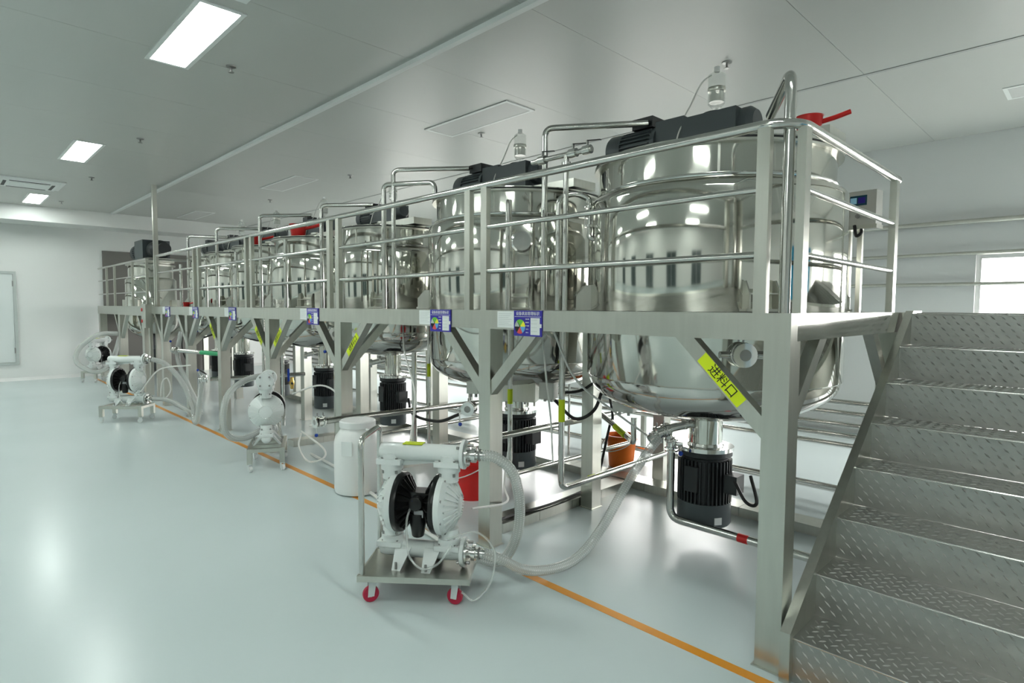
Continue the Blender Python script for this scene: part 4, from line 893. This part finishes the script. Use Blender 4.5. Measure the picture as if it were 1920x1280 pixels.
# ================================================================== SIGNS AND TAPES
def wedge(m, c, r, a0, a1, y, n=8):
    P = [(c[0], y, c[1])] + [(c[0] + r * math.cos(a0 + (a1 - a0) * k / n), y, c[1] + r * math.sin(a0 + (a1 - a0) * k / n)) for k in range(n + 1)]
    m.prism(P, (0, -.0008, 0)); return m
SG = [(-2.647, 'right of the second post'), (-3.566, 'left of the second post'), (-5.67, 'left of the third post'), (-7.915, 'fourth along from the stairs'), (-9.41, 'fifth along from the stairs'), (-10.84, 'farthest along the beam')]
proto = None
for k, (x, wv) in enumerate(SG):
    lab = ('blue equipment status board on the beam, ' + wv)
    if proto is None:
        t = thing('status_board', lab, 'sign', (x, Y0 - .001, 1.597), 0, 'blue equipment status boards')
        MB().span(-.125, .125, -.006, 0, -.083, .083).build('plate', 'sign_blue', t, smooth=False)
        text_mesh('设备状态管理标识', .0265, 'title_lettering', 'ink_white', t, Matrix.Translation((0, -.0068, .062)) @ FRONT)
        MB().span(-.118, .118, -.0068, -.006, .042, .0445).build('title_line', 'ink_white', t, smooth=False)
        for a0, a1, mm in ((90, 130, 'pie_green'), (50, 90, 'pie_green'), (0, 50, 'pie_yellow'), (-60, 0, 'pie_blue'), (-125, -60, 'pie_red'), (-180, -125, 'ink_black'), (130, 180, 'pie_grey')):
            wedge(MB(), (-.068, -.022), .047, math.radians(a0), math.radians(a1), -.006).build('dial_sector', mm, t, smooth=False)
        MB().prism([(-.072, -.0069, -.022), (-.060, -.0069, -.026), (-.09, -.0069, .012)], (0, -.0006, 0)).build('pointer', 'ink_black', t, smooth=False)
        for q in range(5): text_mesh(('设备名称', '设备编号', '型号规格', '责任人', '检查人')[q], .0085, 'row_lettering', 'ink_white', t, Matrix.Translation((-.002, -.0068, .027 - q * .0215)) @ FRONT)
        MB().span(.028, .108, -.0072, -.006, -.073, .036).build('card', 'paper_white', t, smooth=False)
        for q in range(4): MB().span(.034, .085, -.0076, -.0072, .022 - q * .024, .0235 - q * .024).build('card_line', 'ink_grey', t, smooth=False)
        MB().span(.108, .124, -.0085, -.006, -.026, -.002).build('clip', 'ink_white', t, smooth=False)
        proto = t
    else:
        t = copy_tree(proto); t.location.x = x; t['label'] = lab
PP = None
for k, (x, wv) in enumerate(SG):
    px = x - .125 - (.085 if k != 1 else .07)
    lab = 'white printed notice beside the blue board ' + wv
    if PP is None:
        t = thing('paper_notice', lab, 'notice', (px, Y0 - .001, 1.619), 0, 'white notices on the beam')
        MB().span(-.08, .08, -.0012, 0, -.055, .055).build('sheet', 'paper_white', t, smooth=False)
        m = MB()
        for q in range(7): m.span(-.068, .06 - (q % 3) * .015, -.0016, -.0012, .038 - q * .0125, .0395 - q * .0125)
        m.build('print_lines', 'ink_grey', t, smooth=False, kind='stuff'); PP = t
    else:
        t = copy_tree(PP); t.location.x = px; t['label'] = lab
def brace_tape(label, x, z, sg, L=.30):
    t = thing('label_tape', label, 'label', (x, Y0 + .007, z), 0, 'yellow inlet labels on the braces')
    a = -PI / 4 if sg < 0 else PI / 4
    t.rotation_euler = (0, -a, 0)
    MB().span(-L / 2, L / 2, -.0016, 0, -.032, .032).build('strip', 'tape_yellow', t, smooth=False)
    text_mesh('进料口', .062, 'lettering', 'ink_black', t, Matrix.Translation((.01, -.0024, 0)) @ FRONT)
brace_tape('yellow lettered inlet label on the brace of the corner post', -1.335, 1.352, -1)
brace_tape('yellow lettered inlet label on the right brace of the third post', -4.90, 1.35, 1, .26)
brace_tape('yellow lettered inlet label on the right brace of the fourth post', -6.56, 1.35, 1, .26)
brace_tape('yellow inlet label on the left brace of the fourth post', -7.10, 1.35, -1, .26)
brace_tape('yellow inlet label on the left brace of the fifth post', -8.72, 1.35, -1, .26)

# ================================================================== FAR LEFT PLATFORM
p2 = thing('platform', 'farther grey steel platform with guardrails against the end wall', 'platform')
def qbox(name, *a, mat='steel_frame'): return MB().span(*a).build(name, mat, p2, smooth=False)
qbox('beam', -16.9, -12.45, 2.80, 2.88, 1.50, H); qbox('beam', -12.53, -12.45, 2.88, 5.2, 1.50, H); qbox('beam', -16.9, -12.45, 5.2, 5.28, 1.50, H)
qbox('deck_plate', -16.9, -12.53, 2.88, 3.0, H - .01, H, mat='steel_plate')
qbox('deck_plate', -16.9, -15.62, 3.002, 5.19, H - .01, H, mat='steel_plate')
for x in (-16.8, -14.75, -12.75):
    qbox('post', x - .08, x + .08, 2.81, 2.95, 0, 1.50); qbox('post', x - .06, x + .06, 5.06, 5.18, 0, 1.50)
for x, sg in ((-14.75, -1), (-14.75, 1), (-12.75, -1)):
    xe = x + sg * .08; MB().prism([(xe, 2.83, 1.0), (xe, 2.83, 1.1), (xe + sg * .38, 2.83, 1.5), (xe + sg * .48, 2.83, 1.5)], (0, .06, 0)).build('brace', 'steel_frame', p2, smooth=False)
MB().tube([(-16.9, 2.84, RZ), (-12.5, 2.84, RZ), (-12.5, 4.9, RZ)], .022, 10, .05).build('top_rail', 'steel_pipe', p2)
for z in (2.26, 1.95): MB().cyl((-16.9, 2.84, z), (-12.5, 2.84, z), .015, 8).build('mid_rail', 'steel_pipe', p2)
for x in (-16.0, -15.2, -13.6, -12.5): qbox('rail_post', x - .022, x + .022, 2.82, 2.86, H, RZ)
t8 = thing('mixing_tank', 'dark tank with big slate motors on the far platform by the end wall', 'tank', (-15.05, 3.50, 0), 0, 'steel mixing tanks on the platform')
prof = [(.14 + (.50 - .14) * math.sin(k / 10 * PI / 2), 1.0 + .35 * (1 - math.cos(k / 10 * PI / 2))) for k in range(11)] + [(.50, 2.25), (.48, 2.28), (.44, 2.30), (.44, 2.56)]
MB().lathe(prof, n=64, cap=False).build('shell', 'steel_tank', t8)
MB().lathe([(.48, 2.56), (.48, 2.59), (.05, 2.60)], n=64).build('lid', 'steel_frame', t8)
MB().span(-.95, .85, -.25, .25, 2.60, 2.70).build('bridge_beam', 'steel_frame', t8, smooth=False)
mo = ribbed_motor(t8, (-.2, 0, 2.90), (-1, 0, 0), .20, .75, 'agitator_motor', 'motor_slate', 'motor_slate', .2)
MB().span(-.2, .5, -.26, .26, 2.70, 3.10).build('gearbox', 'motor_slate', t8, smooth=False)
MB().lathe([(.2, 0), (.2, .3), (.12, .4), (.12, .65)], (.5, 0, 2.88), X_, 24).build('end_cap', 'motor_black', t8)
MB().lathe([(.13, 1.0), (.13, .72), (.19, .70), (.19, .25)], n=24).build('homogeniser_motor', 'motor_black', t8)
for q in range(4):
    g = PI / 4 + q * PI / 2; e = Vector((math.cos(g), math.sin(g), 0)); b = e * .50
    MB().quad_box(b + e * .05 + Vector((0, 0, 1.75)), (.12, .16, .14), Matrix.Rotation(g, 3, 'Z')).build('support_lug', 'steel_frame', t8, smooth=False)
qbox('cross_beam', -15.6, -12.53, 4.1, 4.2, 1.58, H - .01); qbox('cross_beam', -15.4, -12.53, 4.75, 4.85, 1.58, H - .01)
# ceiling pole
pl = thing('support_pole', 'slim pale square pole rising from the floor to the ceiling at the platform end', 'pole', (-11.86, 2.84, 0))
MB().span(-.035, .035, -.035, .035, 0, ZC).build('shaft', 'steel_frame', pl, smooth=False)
MB().span(-.07, .07, -.07, .07, 0, .012).build('foot_plate', 'steel_frame', pl, smooth=False)
sb = thing('switch_box', 'grey switch cabinet with red buttons at the end of the main platform', 'box', (-12.02, 2.70, 1.3))
MB().span(-.11, .18, -.05, .05, 0, .42).build('case', 'steel_frame', sb, smooth=False)
for z in (.12, .32): MB().cyl((-.06, -.06, z), (-.06, -.05, z), .03, 16).build('push_button', 'red_plastic', sb)
MB().span(-.03, .03, .04, .08, -.9, .35).build('bracket', 'steel_frame', sb, smooth=False)
ps = thing('partition_screen', 'dark taupe partition screen against the end wall behind the far platform', 'screen', (XL + .03, 4.2, 0))
for k in range(2): MB().span(-.02, .02, -1.25 + k * 1.25, -.003 + k * 1.25, 0.0, 3.0).build('panel', 'screen_taupe', ps, smooth=False)
